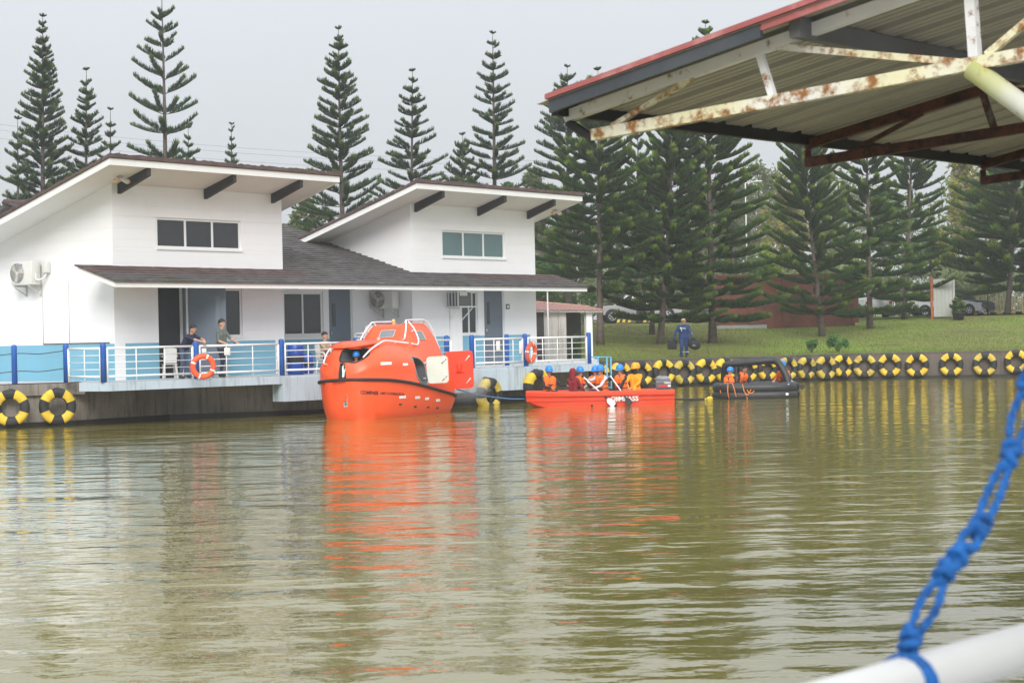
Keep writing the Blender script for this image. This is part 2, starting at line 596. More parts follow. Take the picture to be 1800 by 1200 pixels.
def grass_mat():
    m, t, b = new_mat('lawn')
    n1 = ramp(t, noise_fac(t, .16, 5), [(.40, 0.), (.60, 1.)])
    n2 = ramp(t, noise_fac(t, 3.0, 6), [(.3, 0.), (.7, 1.)])
    c = mixc(t, n2, (.13, .21, .028), (.26, .335, .068))
    c = mixc(t, n1, (.19, .19, .062), c)
    c = mixc(t, ramp(t, noise_fac(t, .3, 3, (1, 1, 1)), [(.62, 0.), (.72, .75)]), c, (.115, .085, .055))
    g = t.nodes.new('ShaderNodeNewGeometry')          # needle litter under the pines beside the house
    sx = t.nodes.new('ShaderNodeSeparateXYZ')
    t.links.new(g.outputs['Position'], sx.inputs[0])
    lm = t.nodes.new('ShaderNodeMapRange')
    for k_, v_ in (('From Min', 13.5), ('From Max', 7.5), ('To Min', 0.0), ('To Max', 1.0)): lm.inputs[k_].default_value = v_
    t.links.new(sx.outputs['X'], lm.inputs['Value'])
    lq = t.nodes.new('ShaderNodeMath'); lq.operation = 'MULTIPLY'
    t.links.new(lm.outputs[0], lq.inputs[0])
    t.links.new(ramp(t, noise_fac(t, .55, 5), [(.32, .25), (.62, .95)]), lq.inputs[1])
    c = mixc(t, lq.outputs[0], c, (.135, .105, .042))
    c = mixc(t, ramp(t, noise_fac(t, 26, 3), [(.3, 0.), (.7, .35)]), c, (.06, .09, .02))
    t.links.new(c, b.inputs['Base Color'])
    b.inputs['Roughness'].default_value = .95
    b.inputs['Specular IOR Level'].default_value = .1
    bump(t, b, noise_fac(t, 14, 5), .8, .06)
    return m


M['lawn'] = grass_mat()


def water_mat():
    m, t, b = new_mat('lake_water')
    c = mixc(t, ramp(t, noise_fac(t, .05, 3), [(.3, 0.), (.7, 1.)]), (.180, .152, .024), (.205, .175, .034))
    t.links.new(c, b.inputs['Base Color'])
    b.inputs['Roughness'].default_value = .03
    b.inputs['IOR'].default_value = 1.7
    # three ripple trains, each noise slightly stretched along its crests
    def train(scale, sc, det):
        n = N(t, 'ShaderNodeTexNoise', scale=scale, detail=det, rough=.5)
        t.links.new(pos(t, sc), n.inputs['Vector'])
        return n.outputs['Fac']
    def mad(x, k, y=None):
        q = t.nodes.new('ShaderNodeMath')
        q.operation = 'MULTIPLY_ADD'
        t.links.new(x, q.inputs[0])
        q.inputs[1].default_value = k
        if y is None: q.inputs[2].default_value = 0
        else: t.links.new(y, q.inputs[2])
        return q.outputs[0]
    h = mad(train(.34, (.7, 1.0, 1), 2), .85)
    h = mad(train(1.35, (.62, 1.0, 1), 2), .52, h)
    h = mad(train(4.6, (.75, 1.0, 1), 3), .115, h)
    # calmer and rougher patches (wind)
    patch = ramp(t, noise_fac(t, .035, 3, (.5, 1, 1)), [(.3, .62), (.7, 1.)])
    q = t.nodes.new('ShaderNodeMath')
    q.operation = 'MULTIPLY'
    t.links.new(h, q.inputs[0])
    t.links.new(patch, q.inputs[1])
    n = t.nodes.new('ShaderNodeBump')
    n.inputs['Strength'].default_value = 1.0
    n.inputs['Distance'].default_value = WAVE
    t.links.new(q.outputs[0], n.inputs['Height'])
    t.links.new(n.outputs[0], b.inputs['Normal'])
    return m


WAVE = 0.092
M['lake_water'] = water_mat()
# ================================================================== SETTING
def wall_y(x):
    """depth of the retaining wall's face along the shore"""
    return 83.3 + .553 * (max(x, 2.0) - 4.0) if x < 15.04 else 89.4 - .235 * (x - 15.04)


def lawn_z(x, y):
    d = y - wall_y(x)
    if d < 0: return 1.1
    b = .052 * min(d, 34) + .006 * max(0, d - 34)
    return 1.12 + b * (1 - math.exp(-d / 3.0)) + .10 * noise.noise((x * .12, y * .12, 0)) * min(1, d / 6)


w = MB()
w.add([(-500, -120, 0), (500, -120, 0), (500, 110, 0), (-500, 110, 0)], [(0, 1, 2, 3)])
w.build('lake_water', M['lake_water'])['kind'] = 'structure'

# lawn and everything behind it, one sheet to the horizon
xs = [-900, -500, -300, -200, -140, -100, -75, -60] + [x * 1.5 for x in range(-34, 47)] + [80, 100, 140, 200, 300, 500, 900]
ds = [0.25, .6, 1, 1.6, 2.4, 3.4, 4.6, 6, 7.5, 9, 11, 13, 15, 17.5, 20, 23, 26, 29, 32, 35, 38, 42, 47, 54, 64, 80, 100, 140, 220, 400, 900, 2500]
g = MB()
g.loft([[Vector((x, wall_y(x) + d, lawn_z(x, wall_y(x) + d))) for x in xs] for d in ds])
gr = g.build('lawn', M['lawn'])
gr['kind'] = 'structure'

# short grass blades on the bank (nobody could count them)
gb = MB()
tip = []
for i in range(26000):
    x = rnd.uniform(2, 34)
    d = .3 + 30 * rnd.random() ** 1.7
    y = wall_y(x) + d
    z = lawn_z(x, y) - .01
    h = rnd.uniform(.05, .13) * (2.2 if d < 1.0 and rnd.random() < .35 else 1)
    a = rnd.uniform(0, PI)
    dx, dy = math.cos(a) * .018, math.sin(a) * .018
    lx, ly = rnd.uniform(-.06, .06), rnd.uniform(-.06, .06)
    gb.add([(x - dx, y - dy, z), (x + dx, y + dy, z), (x + lx, y + ly, z + h)], [(0, 1, 2)])
    tip += [0, 0, rnd.random() * .8]
me = gb.mesh('grass', M['grass_blade'])
me.attributes.new('tipness', 'FLOAT', 'POINT').data.foreach_set('value', tip)
link('grass', me)['kind'] = 'stuff'

# car park strip behind the lawn
pk = MB()
for x0 in range(-6, 60, 3):
    ys = (119.5, 131)
    q = [(x0, ys[0]), (x0 + 3, ys[0]), (x0 + 3, ys[1]), (x0, ys[1])]
    pk.add([(x, y, lawn_z(x, y) + .05) for x, y in q], [(0, 1, 2, 3)])
pk.build('car_park', M['asphalt'])['kind'] = 'structure'

# ---- retaining wall round the lawn
def wall_strip(name, line, z0, z1, th, mats, label, cat, cap=True):
    t = empty(name, (line[0][0], line[0][1], 0), 0, label, cat)
    o = Vector((line[0][0], line[0][1], 0))
    nrm = []
    for i in range(len(line)):
        a = Vector((*line[max(i - 1, 0)], 0)); b = Vector((*line[min(i + 1, len(line) - 1)], 0))
        d = (b - a).normalized()
        nrm.append(Vector((-d.y, d.x, 0)))
    def loftit(zs0, zs1, off, thick, nm, mt):
        m = MB()
        secs = []
        for p, n in zip(line, nrm):
            p = Vector((*p, 0)) - o
            secs.append([p - n * off + Vector((0, 0, zs0)), p - n * off + Vector((0, 0, zs1)), p + n * thick + Vector((0, 0, zs1)), p + n * thick + Vector((0, 0, zs0))])
        m.loft(secs, closed=True, smooth=False, cap=True)
        m.build(nm, mt, t)
    loftit(z0, z1, 0, th, 'wall_face', mats[0])
    loftit(-.5, .13, .06, th, 'wall_foot', M['wet_dark'])
    if cap: loftit(z1, z1 + .05, .03, th + .05, 'coping', mats[0])
    return t


FAR = [(2.2, 82.3), (4.0, 83.3), (9.5, 86.34), (15.04, 89.4), (22.5, 87.65), (34, 84.94), (60, 78.8)]
wall_strip('retaining_wall', FAR, -.6, 1.13, .35, [M['far_concrete']], 'low dark concrete retaining wall hung with tyres along the lawn', 'wall')

# ---- deck (concrete platform the house stands on) and the wall under it
DE0 = Vector((-11.5, 56.3, 0))
DD = Vector((math.cos(R(45.3)), math.sin(R(45.3)), 0))   # direction of the deck's water edge
DN = Vector((DD.y, -DD.x, 0))                             # outwards, over the water
def dk(s, off=0.0, z=1.25): return DE0 + DD * s + DN * off + Vector((0, 0, z))
END_S = 20.75
deck_line = [(-26, 55.6), (-14.4, 56.95), (-12.75, 58.0), (-12.42, 57.0)] + [tuple(dk(s)[:2]) for s in (0, 3.3, 6.6, 9.9, 13.2, 17.2, END_S)]
deck_back = [(3.55, 82.2), (3.6, 90), (-2, 98), (-30, 98)]
deck = empty('concrete_deck', (-11.5, 56.3, 0), 0, 'pale blue grey concrete deck under the white house, overhanging the water', 'deck')
m = MB()
poly = [Vector((x, y, 1.0)) - DE0 for x, y in deck_line[3:] + deck_back[:-1] + [(-20, 98), (-12.42, 60.5)]]
m.prism(poly, (0, 0, .25))
m.build('slab', M['slab_blue'], deck)
m = MB()
m.prism([Vector((x, y, .9)) - DE0 for x, y in deck_line[:3] + [(-12.425, 57.8), (-12.425, 60.4), (-20.01, 98), (-30, 98)]], (0, 0, .33))
m.build('quay_top', M['old_concrete'], deck)
m = MB()                                                   # walking surface 4 mm proud
ins = [Vector((x, y, 1.254)) - DE0 for x, y in [(-26, 55.8), (-14.45, 57.15), (-12.7, 58.2), (-12.3, 57.3)] + [tuple(dk(s, -.12)[:2]) for s in (.1, 6.6, 13.2, END_S - .1)] + [(3.4, 82.2), (3.4, 89.8), (-2.1, 97.8), (-29.8, 97.8)]]
m.add(ins, [tuple(range(len(ins)))])
m.build('deck_surface', M['slab_top'], deck)
for s0, s1 in ((6.35, 10.2), (10.22, 14.2), (14.22, 17.15)):   # deep edge beam in the middle, cast in bays
    m = MB()
    a, b, c, d = dk(s0, .03, 0), dk(s1, .03, 0), dk(s1, -.5, 0), dk(s0, -.5, 0)
    m.prism([p - DE0 + Vector((0, 0, .46)) for p in (a, b, c, d)], (0, 0, .74))
    m.build('edge_beam', M['slab_blue'], deck)
BASE = [(-30, 55.2), (-26, 55.75), (-14.5, 57.0), (-12.8, 58.15), (-10.6, 61.2), (-8.0, 62.1), (-5.6, 63.0), (-3.4, 67.5), (-1.5, 70.8), (1.9, 72.6), (2.9, 76), (3.0, 84)]
wall_strip('quay_wall', BASE, -.6, 1.0, .4, [M['old_concrete']], 'stained old concrete quay wall in shade beneath the house deck', 'wall', False)

# ================================================================== HOUSE
HA = R(55.0)
HO = Vector((-11.7, 58.7, 1.254))
HX = Vector((math.cos(HA), math.sin(HA), 0))
HY = Vector((-math.sin(HA), math.cos(HA), 0))
def hw(x, y, z): return HO + HX * x + HY * y + Vector((0, 0, z))
house = empty('house', HO, HA, 'white lakeside house with two raised clerestory blocks and brown tiled roofs', 'house')
SL = .317                                # roof pitch
Z_WALL = 5.80                            # soffit height at the front wall
def clip(poly, a, b, c):
    out = []
    for i in range(len(poly)):
        p, q = poly[i], poly[(i + 1) % len(poly)]
        fp, fq = a * p[0] + b * p[1] - c, a * q[0] + b * q[1] - c
        if fp <= 0: out.append(p)
        if (fp < 0) != (fq < 0) and fp != fq:
            t = fp / (fp - fq)
            out.append((p[0] + (q[0] - p[0]) * t, p[1] + (q[1] - p[1]) * t))
    return out


BAND = 1.09
def siding(o, d, n, u0, u1, z0, z1, holes=(), cut=None, blue=True, white_from=None):
    """horizontal boards, one object each, round the openings"""
    o, d, n = Vector(o), Vector(d), Vector(n)
    rows = [0, .363, .727, BAND] + [BAND + .342 * k for k in range(1, 16)]
    rows = [r for r in rows if z0 < r < z1]
    rows = [z0] + rows + [z1]
    zs = sorted(set(rows + [h[i] for h in holes for i in (2, 3) if z0 < h[i] < z1]))
    for a, b in zip(zs, zs[1:]):
        if b - a < .02: continue
        segs = [(u0, u1)]
        for h in holes:
            if h[2] < b - .005 and h[3] > a + .005:
                segs = [s for q in segs for s in ((q[0], min(q[1], h[0])), (max(q[0], h[1]), q[1])) if s[1] - s[0] > .02]
        if white_from and b <= BAND + .01:
            segs = [s for q in segs for s in ((q[0], min(q[1], white_from[0])), (max(q[0], white_from[0]), min(q[1], white_from[1])), (max(q[0], white_from[1]), q[1])) if s[1] - s[0] > .02]
        for s in segs:
            pol = [(s[0] + .002, a + .001), (s[1] - .002, a + .001), (s[1] - .002, b - .001), (s[0] + .002, b - .001)]
            if cut: pol = clip(pol, *cut)
            if len(pol) < 3: continue
            isblue = blue and b <= BAND + .01 and not (white_from and (s[1] <= white_from[0] + .01 or s[0] >= white_from[1] - .01))
            mb = MB()
            mb.prism([o + d * u + Vector((0, 0, v)) for u, v in pol], n * .013)
            bo = mb.build('siding_board', M['blue_band' if isblue else 'white_wall'], house)
            if isblue: bo['label'] = 'pale blue painted board'


def hbox(name, x0, y0, z0, x1, y1, z1, mat, parent=None):
    return MB().box(x0, y0, z0, x1, y1, z1).build(name, M[mat], parent or house)


def backing(x0, x1, y0, y1, front, back, name='wall'):
    """plain wall body behind the boards, top follows the roof"""
    return MB().prism([Vector((x0, y0, 0)), Vector((x0, y1, 0)), Vector((x0, y1, back)), Vector((x0, y0, front))], (x1 - x0, 0, 0)).build(name, M['white_wall'], house)


def block(X0, X1, depth, holes, winmat, right):
    # front wall is built as pieces round the openings so that windows and doors are real recesses
    hs = sorted(holes)
    segs, u = [], X0
    for a, b, z0, z1 in hs:
        pass
    # body set back .35 behind the front face, front skin boards carried on piers
    body = backing(X0 + .002, X1 - .002, .40, depth, Z_WALL - SL * .40 - .02, Z_WALL - SL * depth - .02)
    xs_ = sorted(set([X0, X1] + [h[i] for h in holes for i in (0, 1)]))
    for a, b in zip(xs_, xs_[1:]):
        hh = sorted([h for h in holes if h[0] <= a + .001 and h[1] >= b - .001], key=lambda h: h[2])
        z = 0.0
        for h in hh + [None]:
            top = h[2] if h else Z_WALL
            if top - z > .03:
                MB().box(a, .002, z, b, .398, top - .005).build('wall', M['white_wall'], house)
            if h: z = h[3]
    siding((0, 0, 0), (1, 0, 0), (0, -1, 0), X0 - .022, X1 + .022, 0, Z_WALL, holes, white_from=(X0 + .40, X1 - .42))
    # roof: soffit slab, white fascia all round, tile layer
    f0, f1, yf, yb = X0 - 1.38, X1 + 1.36, -1.38, depth + .1
    zf = lambda y: Z_WALL - SL * y           # underside
    rp = empty('roof', (0, 0, 0)); rp.parent = house
    def slab(nm, x0, x1, y0, y1, lo, hi, mat):
        MB().prism([Vector((x0, y0, zf(y0) + lo)), Vector((x0, y1, zf(y1) + lo)), Vector((x0, y1, zf(y1) + hi)), Vector((x0, y0, zf(y0) + hi))], (x1 - x0, 0, 0)).build(nm, M[mat], rp)
    slab('soffit', f0 + .03, f1 - .03, yf + .03, yb, 0.002, .10, 'soffit')
    slab('fascia', f0, f1, yf, yf + .03, -.05, .14, 'white_trim')
    slab('fascia', f0, f0 + .03, yf + .03, yb, -.05, .14, 'white_trim')
    slab('fascia', f1 - .03, f1, yf + .03, yb, -.05, .14, 'white_trim')
    # courses of tiles, each a step
    n = int((yb - yf) / .34)
    for i in range(n + 1):
        y0 = yf - .06 + i * .34
        y1 = min(y0 + .37, yb)
        mb = MB()
        secs = []
        k = int((f1 - f0 + .12) / .16)
        for j in range(k + 1):
            x = f0 - .06 + (f1 - f0 + .12) * j / k
            wv = .012 * math.cos(j * 2 * PI / 2) + rnd.uniform(-.01, .01)
            if i == 0: wv += rnd.uniform(0, .035)
            a, c = zf(y0) + .145, zf(y1) + .145
            secs.append([Vector((x, y0, a)), Vector((x, y0, a + .10 + wv)), Vector((x, y1, c + .045 + wv)), Vector((x, y1, c))])
        mb.loft(secs, closed=True, smooth=False, cap=True)
        mb.build('tile', M['tile_brown'], rp)
    # three dark rafters under the front overhang
    for xr in (X0 + .28, (X0 + X1) / 2 + .2, X1 - .42):
        mb = MB()
        y0, y1 = -.025, yf + .10
        mb.prism([Vector((xr - .07, y0, zf(y0) - .30)), Vector((xr - .07, y0, zf(y0))), Vector((xr - .07, y1, zf(y1))), Vector((xr - .07, y1, zf(y1) - .24))], (.14, 0, 0))
        mb.build('rafter', M['dark_beam'], house)
    return rp


def window(x0, x1, z0, z1, y, n, pane, fr=.07, depth=.10):
    w_ = MB()
    for a, b, c, d in ((x0, x1, z1 - fr, z1), (x0, x1, z0, z0 + fr), (x0, x0 + fr, z0 + fr, z1 - fr), (x1 - fr, x1, z0 + fr, z1 - fr)):
        w_.box(a, y + .03, c, b, y + depth, d)
    sw = (x1 - x0 - 2 * fr) / n
    for k in range(1, n):
        xx = x0 + fr + sw * k
        w_.box(xx - .04, y + .035, z0 + fr, xx + .04, y + depth - .005, z1 - fr)
    wo = w_.build('window', M['frame_white'], house)
    for k in range(n):
        MB().box(x0 + fr + sw * k + (.04 if k else 0), y + depth - .045, z0 + fr, x0 + fr + sw * (k + 1) - (.04 if k < n - 1 else 0), y + depth - .025, z1 - fr).build('pane', M[pane], wo)
    # sill
    MB().box(x0 - .04, y - .05, z0 - .05, x1 + .04, y + depth, z0 - .001).build('sill', M['frame_white'], wo)
    # dark slab behind, its colour stands in for the unlit interior's shade
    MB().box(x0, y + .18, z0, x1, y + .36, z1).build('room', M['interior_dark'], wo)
    return wo


BL0, BL1, BR0, BR1 = 0.0, 7.45, 14.3, 22.03
# openings (x0, x1, z0, z1)
holesL = [(1.80, 5.52, 3.95, 4.88), (1.79, 3.02, 0.0, 2.85), (3.55, 5.50, 1.22, 2.74)]
holesR = [(16.13, 20.06, 3.95, 4.93), (17.22, 18.22, 1.14, 2.72), (18.62, 19.93, 0.0, 2.85)]
rL = block(BL0, BL1, 6.2, holesL, 'glass_dark', False)
rR = block(BR0, BR1, 3.9, holesR, 'glass_teal', True)
window(1.80, 5.52, 3.95, 4.88, 0, 3, 'glass_dark')
window(3.55, 5.50, 1.22, 2.74, 0, 2, 'glass_dark')
window(16.13, 20.06, 3.95, 4.93, 0, 3, 'glass_teal')
window(17.22, 18.22, 1.14, 2.72, 0, 2, 'glass_dark')
# side walls
siding((0, 0, 0), (0, 1, 0), (-1, 0, 0), 0.0, 6.2, 0, Z_WALL, cut=(SL, 1, Z_WALL))
siding((BR0, 0, 0), (0, 1, 0), (-1, 0, 0), 0.0, 3.9, 0, Z_WALL, cut=(SL, 1, Z_WALL), blue=True)
# middle range, set back 1.54
MY = 1.54
holesM = [(9.20, 11.26, 1.20, 2.72), (11.56, 12.84, 0, 2.85)]
hbox('wall', BL1, MY + .40, 0, BR0, MY + 1.0, 3.7, 'white_wall')
xs_ = sorted(set([BL1, BR0] + [h[i] for h in holesM for i in (0, 1)]))
for a, b in zip(xs_, xs_[1:]):
    z = 0.0
    for h in [h for h in holesM if h[0] <= a + .001 and h[1] >= b - .001] + [None]:
        top = h[2] if h else 3.7
        if top - z > .03: hbox('wall', a, MY + .002, z, b, MY + .398, top - .005, 'white_wall')
        if h: z = h[3]
siding((0, MY, 0), (1, 0, 0), (0, -1, 0), BL1 + .01, BR0 - .03, 0, 3.6, holesM)
window(9.20, 11.26, 1.20, 2.72, MY, 2, 'glass_dark', .09)


def door(x0, x1, y, slit, knob, label):
    d = MB()
    d.box(x0 + .05, y + .06, .02, x1 - .05, y + .11, 2.80)
    do = d.build('door', M['door_grey'], house)
    do['label'] = label
    f_ = MB()
    for a, b, c, e in ((x0, x0 + .05, 0, 2.85), (x1 - .05, x1, 0, 2.85), (x0 + .05, x1 - .05, 2.80, 2.85)):
        f_.box(a, y + .03, c, b, y + .13, e)
    f_.build('frame', M['frame_white'], do)
    MB().box(slit[0], y + .048, slit[2], slit[1], y + .059, slit[3]).build('vision_slit', M['glass_dark'], do)
    MB().ell((knob, y + .02, 1.28), (.045, .04, .045), n=8, m=6).build('knob', M['steel'], do)
    return do


door(11.56, 12.84, MY, (11.82, 11.98, 1.52, 2.32), 11.70, 'blue grey door of the recessed middle range')
door(18.62, 19.93, 0, (18.90, 19.06, 1.50, 2.33), 18.80, 'blue grey door beside the small green sign')
# open doorway of the first block: slab painted dark as shade, leaf swung outwards
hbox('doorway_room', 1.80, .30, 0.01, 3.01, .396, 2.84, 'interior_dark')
f_ = MB()
for a, b, c, e in ((1.79, 1.84, 0, 2.85), (2.97, 3.02, 0, 2.85), (1.84, 2.97, 2.80, 2.85)):
    f_.box(a, .03, c, b, .13, e)
f_.build('door_frame', M['door_grey'], house)
ld = Vector((.42, -.907, 0)); ln = Vector((.907, .42, 0))
q = Vector((3.05, -.03, .02))
lf = MB().prism([q, q + ld * 1.2, q + ld * 1.2 + ln * .05, q + ln * .05], (0, 0, 2.76)).build('door', M['door_grey'], house)
lf['label'] = 'open blue grey door leaf swung outwards'
s0 = q + ld * .88 - ln * .008 + Vector((0, 0, 1.62))
MB().prism([s0, s0 + ld * .15, s0 + ld * .15 + ln * .066, s0 + ln * .066], (0, 0, .85)).build('vision_slit', M['glass_grey'], lf)
# corner pilaster, duct below the box air conditioner
hbox('duct', 16.45, -.10, .0, 17.12, -.024, 2.1, 'white_trim')

# lower roof: front canopy across the whole facade and the tiled slope between the blocks
cz = lambda y: 3.34 + SL * y               # top of the battens
lr = empty('roof', (0, 0, 0)); lr.parent = house
CX0, CX1, CY = -1.39, 23.4, -1.50
def cslab(nm, x0, x1, y0, y1, lo, hi, mat, par=None):
    MB().prism([Vector((x0, y0, cz(y0) + lo)), Vector((x0, y1, cz(y1) + lo)), Vector((x0, y1, cz(y1) + hi)), Vector((x0, y0, cz(y0) + hi))], (x1 - x0, 0, 0)).build(nm, M[mat], par or lr)
cslab('soffit', CX0 + .03, BL0 - .03, CY + .03, 0, -.13, -.02, 'soffit')
cslab('soffit', BL0 - .03, BR0 - .03, CY + .03, -.03, -.13, -.02, 'soffit')
cslab('soffit', BL1 + .03, BR0 - .03, -.03, MY - .03, -.13, -.02, 'soffit')
cslab('soffit', BR0 - .03, CX1 - .03, CY + .03, -.03, -.13, -.02, 'soffit')
cslab('fascia', CX0, CX1, CY, CY + .03, -.17, -.015, 'white_trim')
cslab('fascia', CX0, CX0 + .03, CY + .03, 0, -.17, -.015, 'white_trim')
cslab('fascia', CX1 - .03, CX1, CY + .03, 0, -.17, -.015, 'white_trim')
def course(y0, x0, x1, mat='tile_dark', rough=.012):
    y1 = y0 + .30
    mb = MB()
    k = max(2, int((x1 - x0) / .33))
    secs = []
    for j in range(k + 1):
        x = x0 + (x1 - x0) * j / k
        wv = rnd.uniform(-rough, rough)
        secs.append([Vector((x, y0, cz(y0) - .012)), Vector((x, y0, cz(y0) + .075 + wv)), Vector((x, y1, cz(y1) + .03 + wv * .3)), Vector((x, y1, cz(y1) - .012))])
    mb.loft(secs, closed=True, smooth=False, cap=True)
    return mb.build('tile', M[mat], lr)
yy = CY - .05
i = 0
while yy < 7.5:
    y1 = yy + .27
    if yy < -.10:                          # canopy strip in front of the blocks
        for s in range(8):
            a = CX0 - .05 + (CX1 - CX0 + .1) * s / 8
            b = CX0 - .05 + (CX1 - CX0 + .1) * (s + 1) / 8
            course(yy, a + .002, b - .002, 'tile_brown' if (b < 8.5 or a > 16) and yy > -1.0 else 'tile_dark', .02 if i == 0 else .010)
    elif yy < 3.9:
        for s in range(2):
            a, b = (BL1 + .03, (BL1 + BR0) / 2) if s == 0 else ((BL1 + BR0) / 2 + .003, BR0 - .03)
            course(yy, a, b)
    elif yy < 6.1:
        course(yy, BL1 + .03, 11.0)
        course(yy, 11.003, 14.75)
    else:
        course(yy, 2.6, 8.6)
        course(yy, 8.603, 14.75)
    yy += .27
    i += 1
# black boarding under the slope, back slope, ridge, gable behind
MB().prism([Vector((BL1 + .03, 1.6, cz(1.6) - .03)), Vector((BL1 + .03, 7.6, cz(7.6) - .03)), Vector((BL1 + .03, 7.6, 3.0)), Vector((BL1 + .03, 1.6, 3.0))], (BR0 - BL1 - .06, 0, 0)).build('roof_deck', M['dark_beam'], lr)
MB().prism([Vector((2.6, 7.6, cz(7.6) + .02)), Vector((2.6, 14, cz(7.6) - 2.0)), Vector((2.6, 14, cz(7.6) - 2.1)), Vector((2.6, 7.6, cz(7.6) - .1))], (12.15, 0, 0)).build('roof_deck', M['tile_dark'], lr)
MB().tube([(2.5, 7.6, cz(7.6) + .05), (14.8, 7.6, cz(7.6) + .05)], .09, 8).build('ridge_tile', M['tile_brown'], lr)
MB().prism([Vector((2.9, 6.3, 0)), Vector((2.9, 13.5, 0)), Vector((2.9, 13.5, 3.6)), Vector((2.9, 7.6, 5.5)), Vector((2.9, 6.3, 4.9))], (11.4, 0, 0)).build('wall', M['white_wall'], house)
# small canopy struts showing under the eave
for xr in (.9, 6.6, 9.4, 15.6, 21.2):
    mb = MB()
    mb.prism([Vector((xr - .06, -.03 if not 8 < xr < 14 else MY - .03, cz(-.03) - .52)), Vector((xr - .06, -.03 if not 8 < xr < 14 else MY - .03, cz(-.03) - .14)), Vector((xr - .06, CY + .12, cz(CY + .12) - .135)), Vector((xr - .06, CY + .12, cz(CY + .12) - .22))], (.12, 0, 0))
    mb.build('rafter', M['dark_beam'], house)
# eave downpipe at the end of the canopy
MB().tube([(20.7, -1.46, 2.68), (20.7, -1.46, 0.0)], .028, 8).build('downpipe', M['pole_grey'], house)
# conduit lines on the side wall
for y_, z0_, z1_ in ((1.9, 1.09, 3.0), (3.05, 1.12, 2.95)):
    MB().tube([(-.035, y_, z0_), (-.035, y_, z1_)], .012, 6).build('conduit', M['pole_grey'], house)
MB().tube([(-.035, .2, 1.12), (-.035, 3.05, 1.12)], .014, 6).build('conduit', M['cable_dark'], house)


# ---- things fixed to the house
def floodlight(x, y, z, label):
    f = empty('floodlight', hw(x, y, z), HA, label, 'lamp', 'twin floodlights under the eaves')
    MB().rbox((0, 0, -.03), (.14, .14, .06), .01).build('base', M['beige_pipe'], f)
    for s in (-1, 1):
        mb = MB()
        mb.tube([(0, 0, -.05), (s * .12, -.03, -.12), (s * .24, -.08, -.15)], [.03, .05, .085], 10)
        h = mb.build('lamp_head', M['ac_white'], f)
        MB().ell((s * .245, -.085, -.152), (.07, .07, .07), n=8, m=6).build('lens', M['glow_lamp'], h)


floodlight(-.2, -.55, Z_WALL + SL * .55, 'twin floodlight under the eave corner of the block with dark windows')
floodlight(23.0, -.35, Z_WALL + SL * .35, 'twin floodlight under the eave end of the block with teal windows')


def condenser(loc, rz, label, wd=.92, ht=.72, dp=.36):
    """split air-conditioner outdoor unit on two brackets; faces local -y, wall at y = 0"""
    a = empty('air_conditioner', loc, rz, label, 'air conditioner')
    y0 = -.14 - dp
    MB().rbox((0, y0 + dp / 2, ht / 2), (wd, dp, ht), .02).build('casing', M['ac_white'], a)
    fg = MB()
    cx, cz_ = -wd * .19, ht * .5
    for r_ in (.30, .245, .19, .135, .08):
        fg.tube([(cx + r_ * math.cos(k * PI / 12), y0 - .014, cz_ + r_ * math.sin(k * PI / 12)) for k in range(25)], .006, 5, caps=False)
    for k in range(16):
        c_, s_ = math.cos(k * PI / 8), math.sin(k * PI / 8)
        fg.tube([(cx + .05 * c_, y0 - .014, cz_ + .05 * s_), (cx + .30 * c_, y0 - .014, cz_ + .30 * s_)], .004, 4)
    g_ = fg.build('fan_grille', M['ac_white'], a)
    MB().tube([(cx, y0 - .004, cz_), (cx, y0 + .01, cz_)], .305, 24).build('fan_opening', M['ac_grey'], g_)
    for k in range(3):
        an = k * 2 * PI / 3 + .4
        c_, s_ = math.cos(an), math.sin(an)
        t_ = Vector((-s_, 0, c_))
        b_ = Vector((cx, y0 - .007, cz_))
        u_ = Vector((c_, 0, s_))
        MB().prism([b_ + u_ * .05 - t_ * .03, b_ + u_ * .27 - t_ * .12, b_ + u_ * .28 + t_ * .05, b_ + u_ * .05 + t_ * .04], (0, .002, 0)).build('fan_blade', M['bracket'], g_)
    MB().ell((cx, y0 - .01, cz_), (.05, .012, .05), n=10, m=6).build('fan_hub', M['plastic_white'], g_)
    for s in (-1, 1):
        mb = MB()
        xx = s * wd * .36
        mb.bar((xx, 0, -.03), (xx, y0 - .02, -.03), .04, .05)
        mb.bar((xx, -.012, -.34), (xx, -.012, -.056), .04, .024, up=(0, 1, 0))
        mb.bar((xx, -.02, -.31), (xx, y0 + .04, -.07), .03, .03)
        mb.build('bracket', M['bracket'], a)
    return a


a1 = condenser(hw(-.022, 3.42, 2.92), HA - PI / 2, 'white outdoor air conditioner with round fan grille on the bare side wall')
mb = MB()
mb.rbox((.66, -.09, .52), (.20, .16, .34), .015)
mb.build('junction_box', M['ac_white'], a1)
MB().tube(catmull([(.40, -.30, .45), (.50, -.36, .18), (.55, -.30, .14), (.62, -.14, .22), (.66, -.08, .36)], 5), .028, 8).build('pipe', M['plastic_white'], a1)
MB().rbox((.0, -.503, .60), (.11, .004, .06), .001).build('badge', M['bright_blue'], a1)
condenser(hw(BR0 - .022, .95, 2.12), HA - PI / 2, 'weathered outdoor air conditioner tucked under the canopy beside the inner corner', .95, .62)

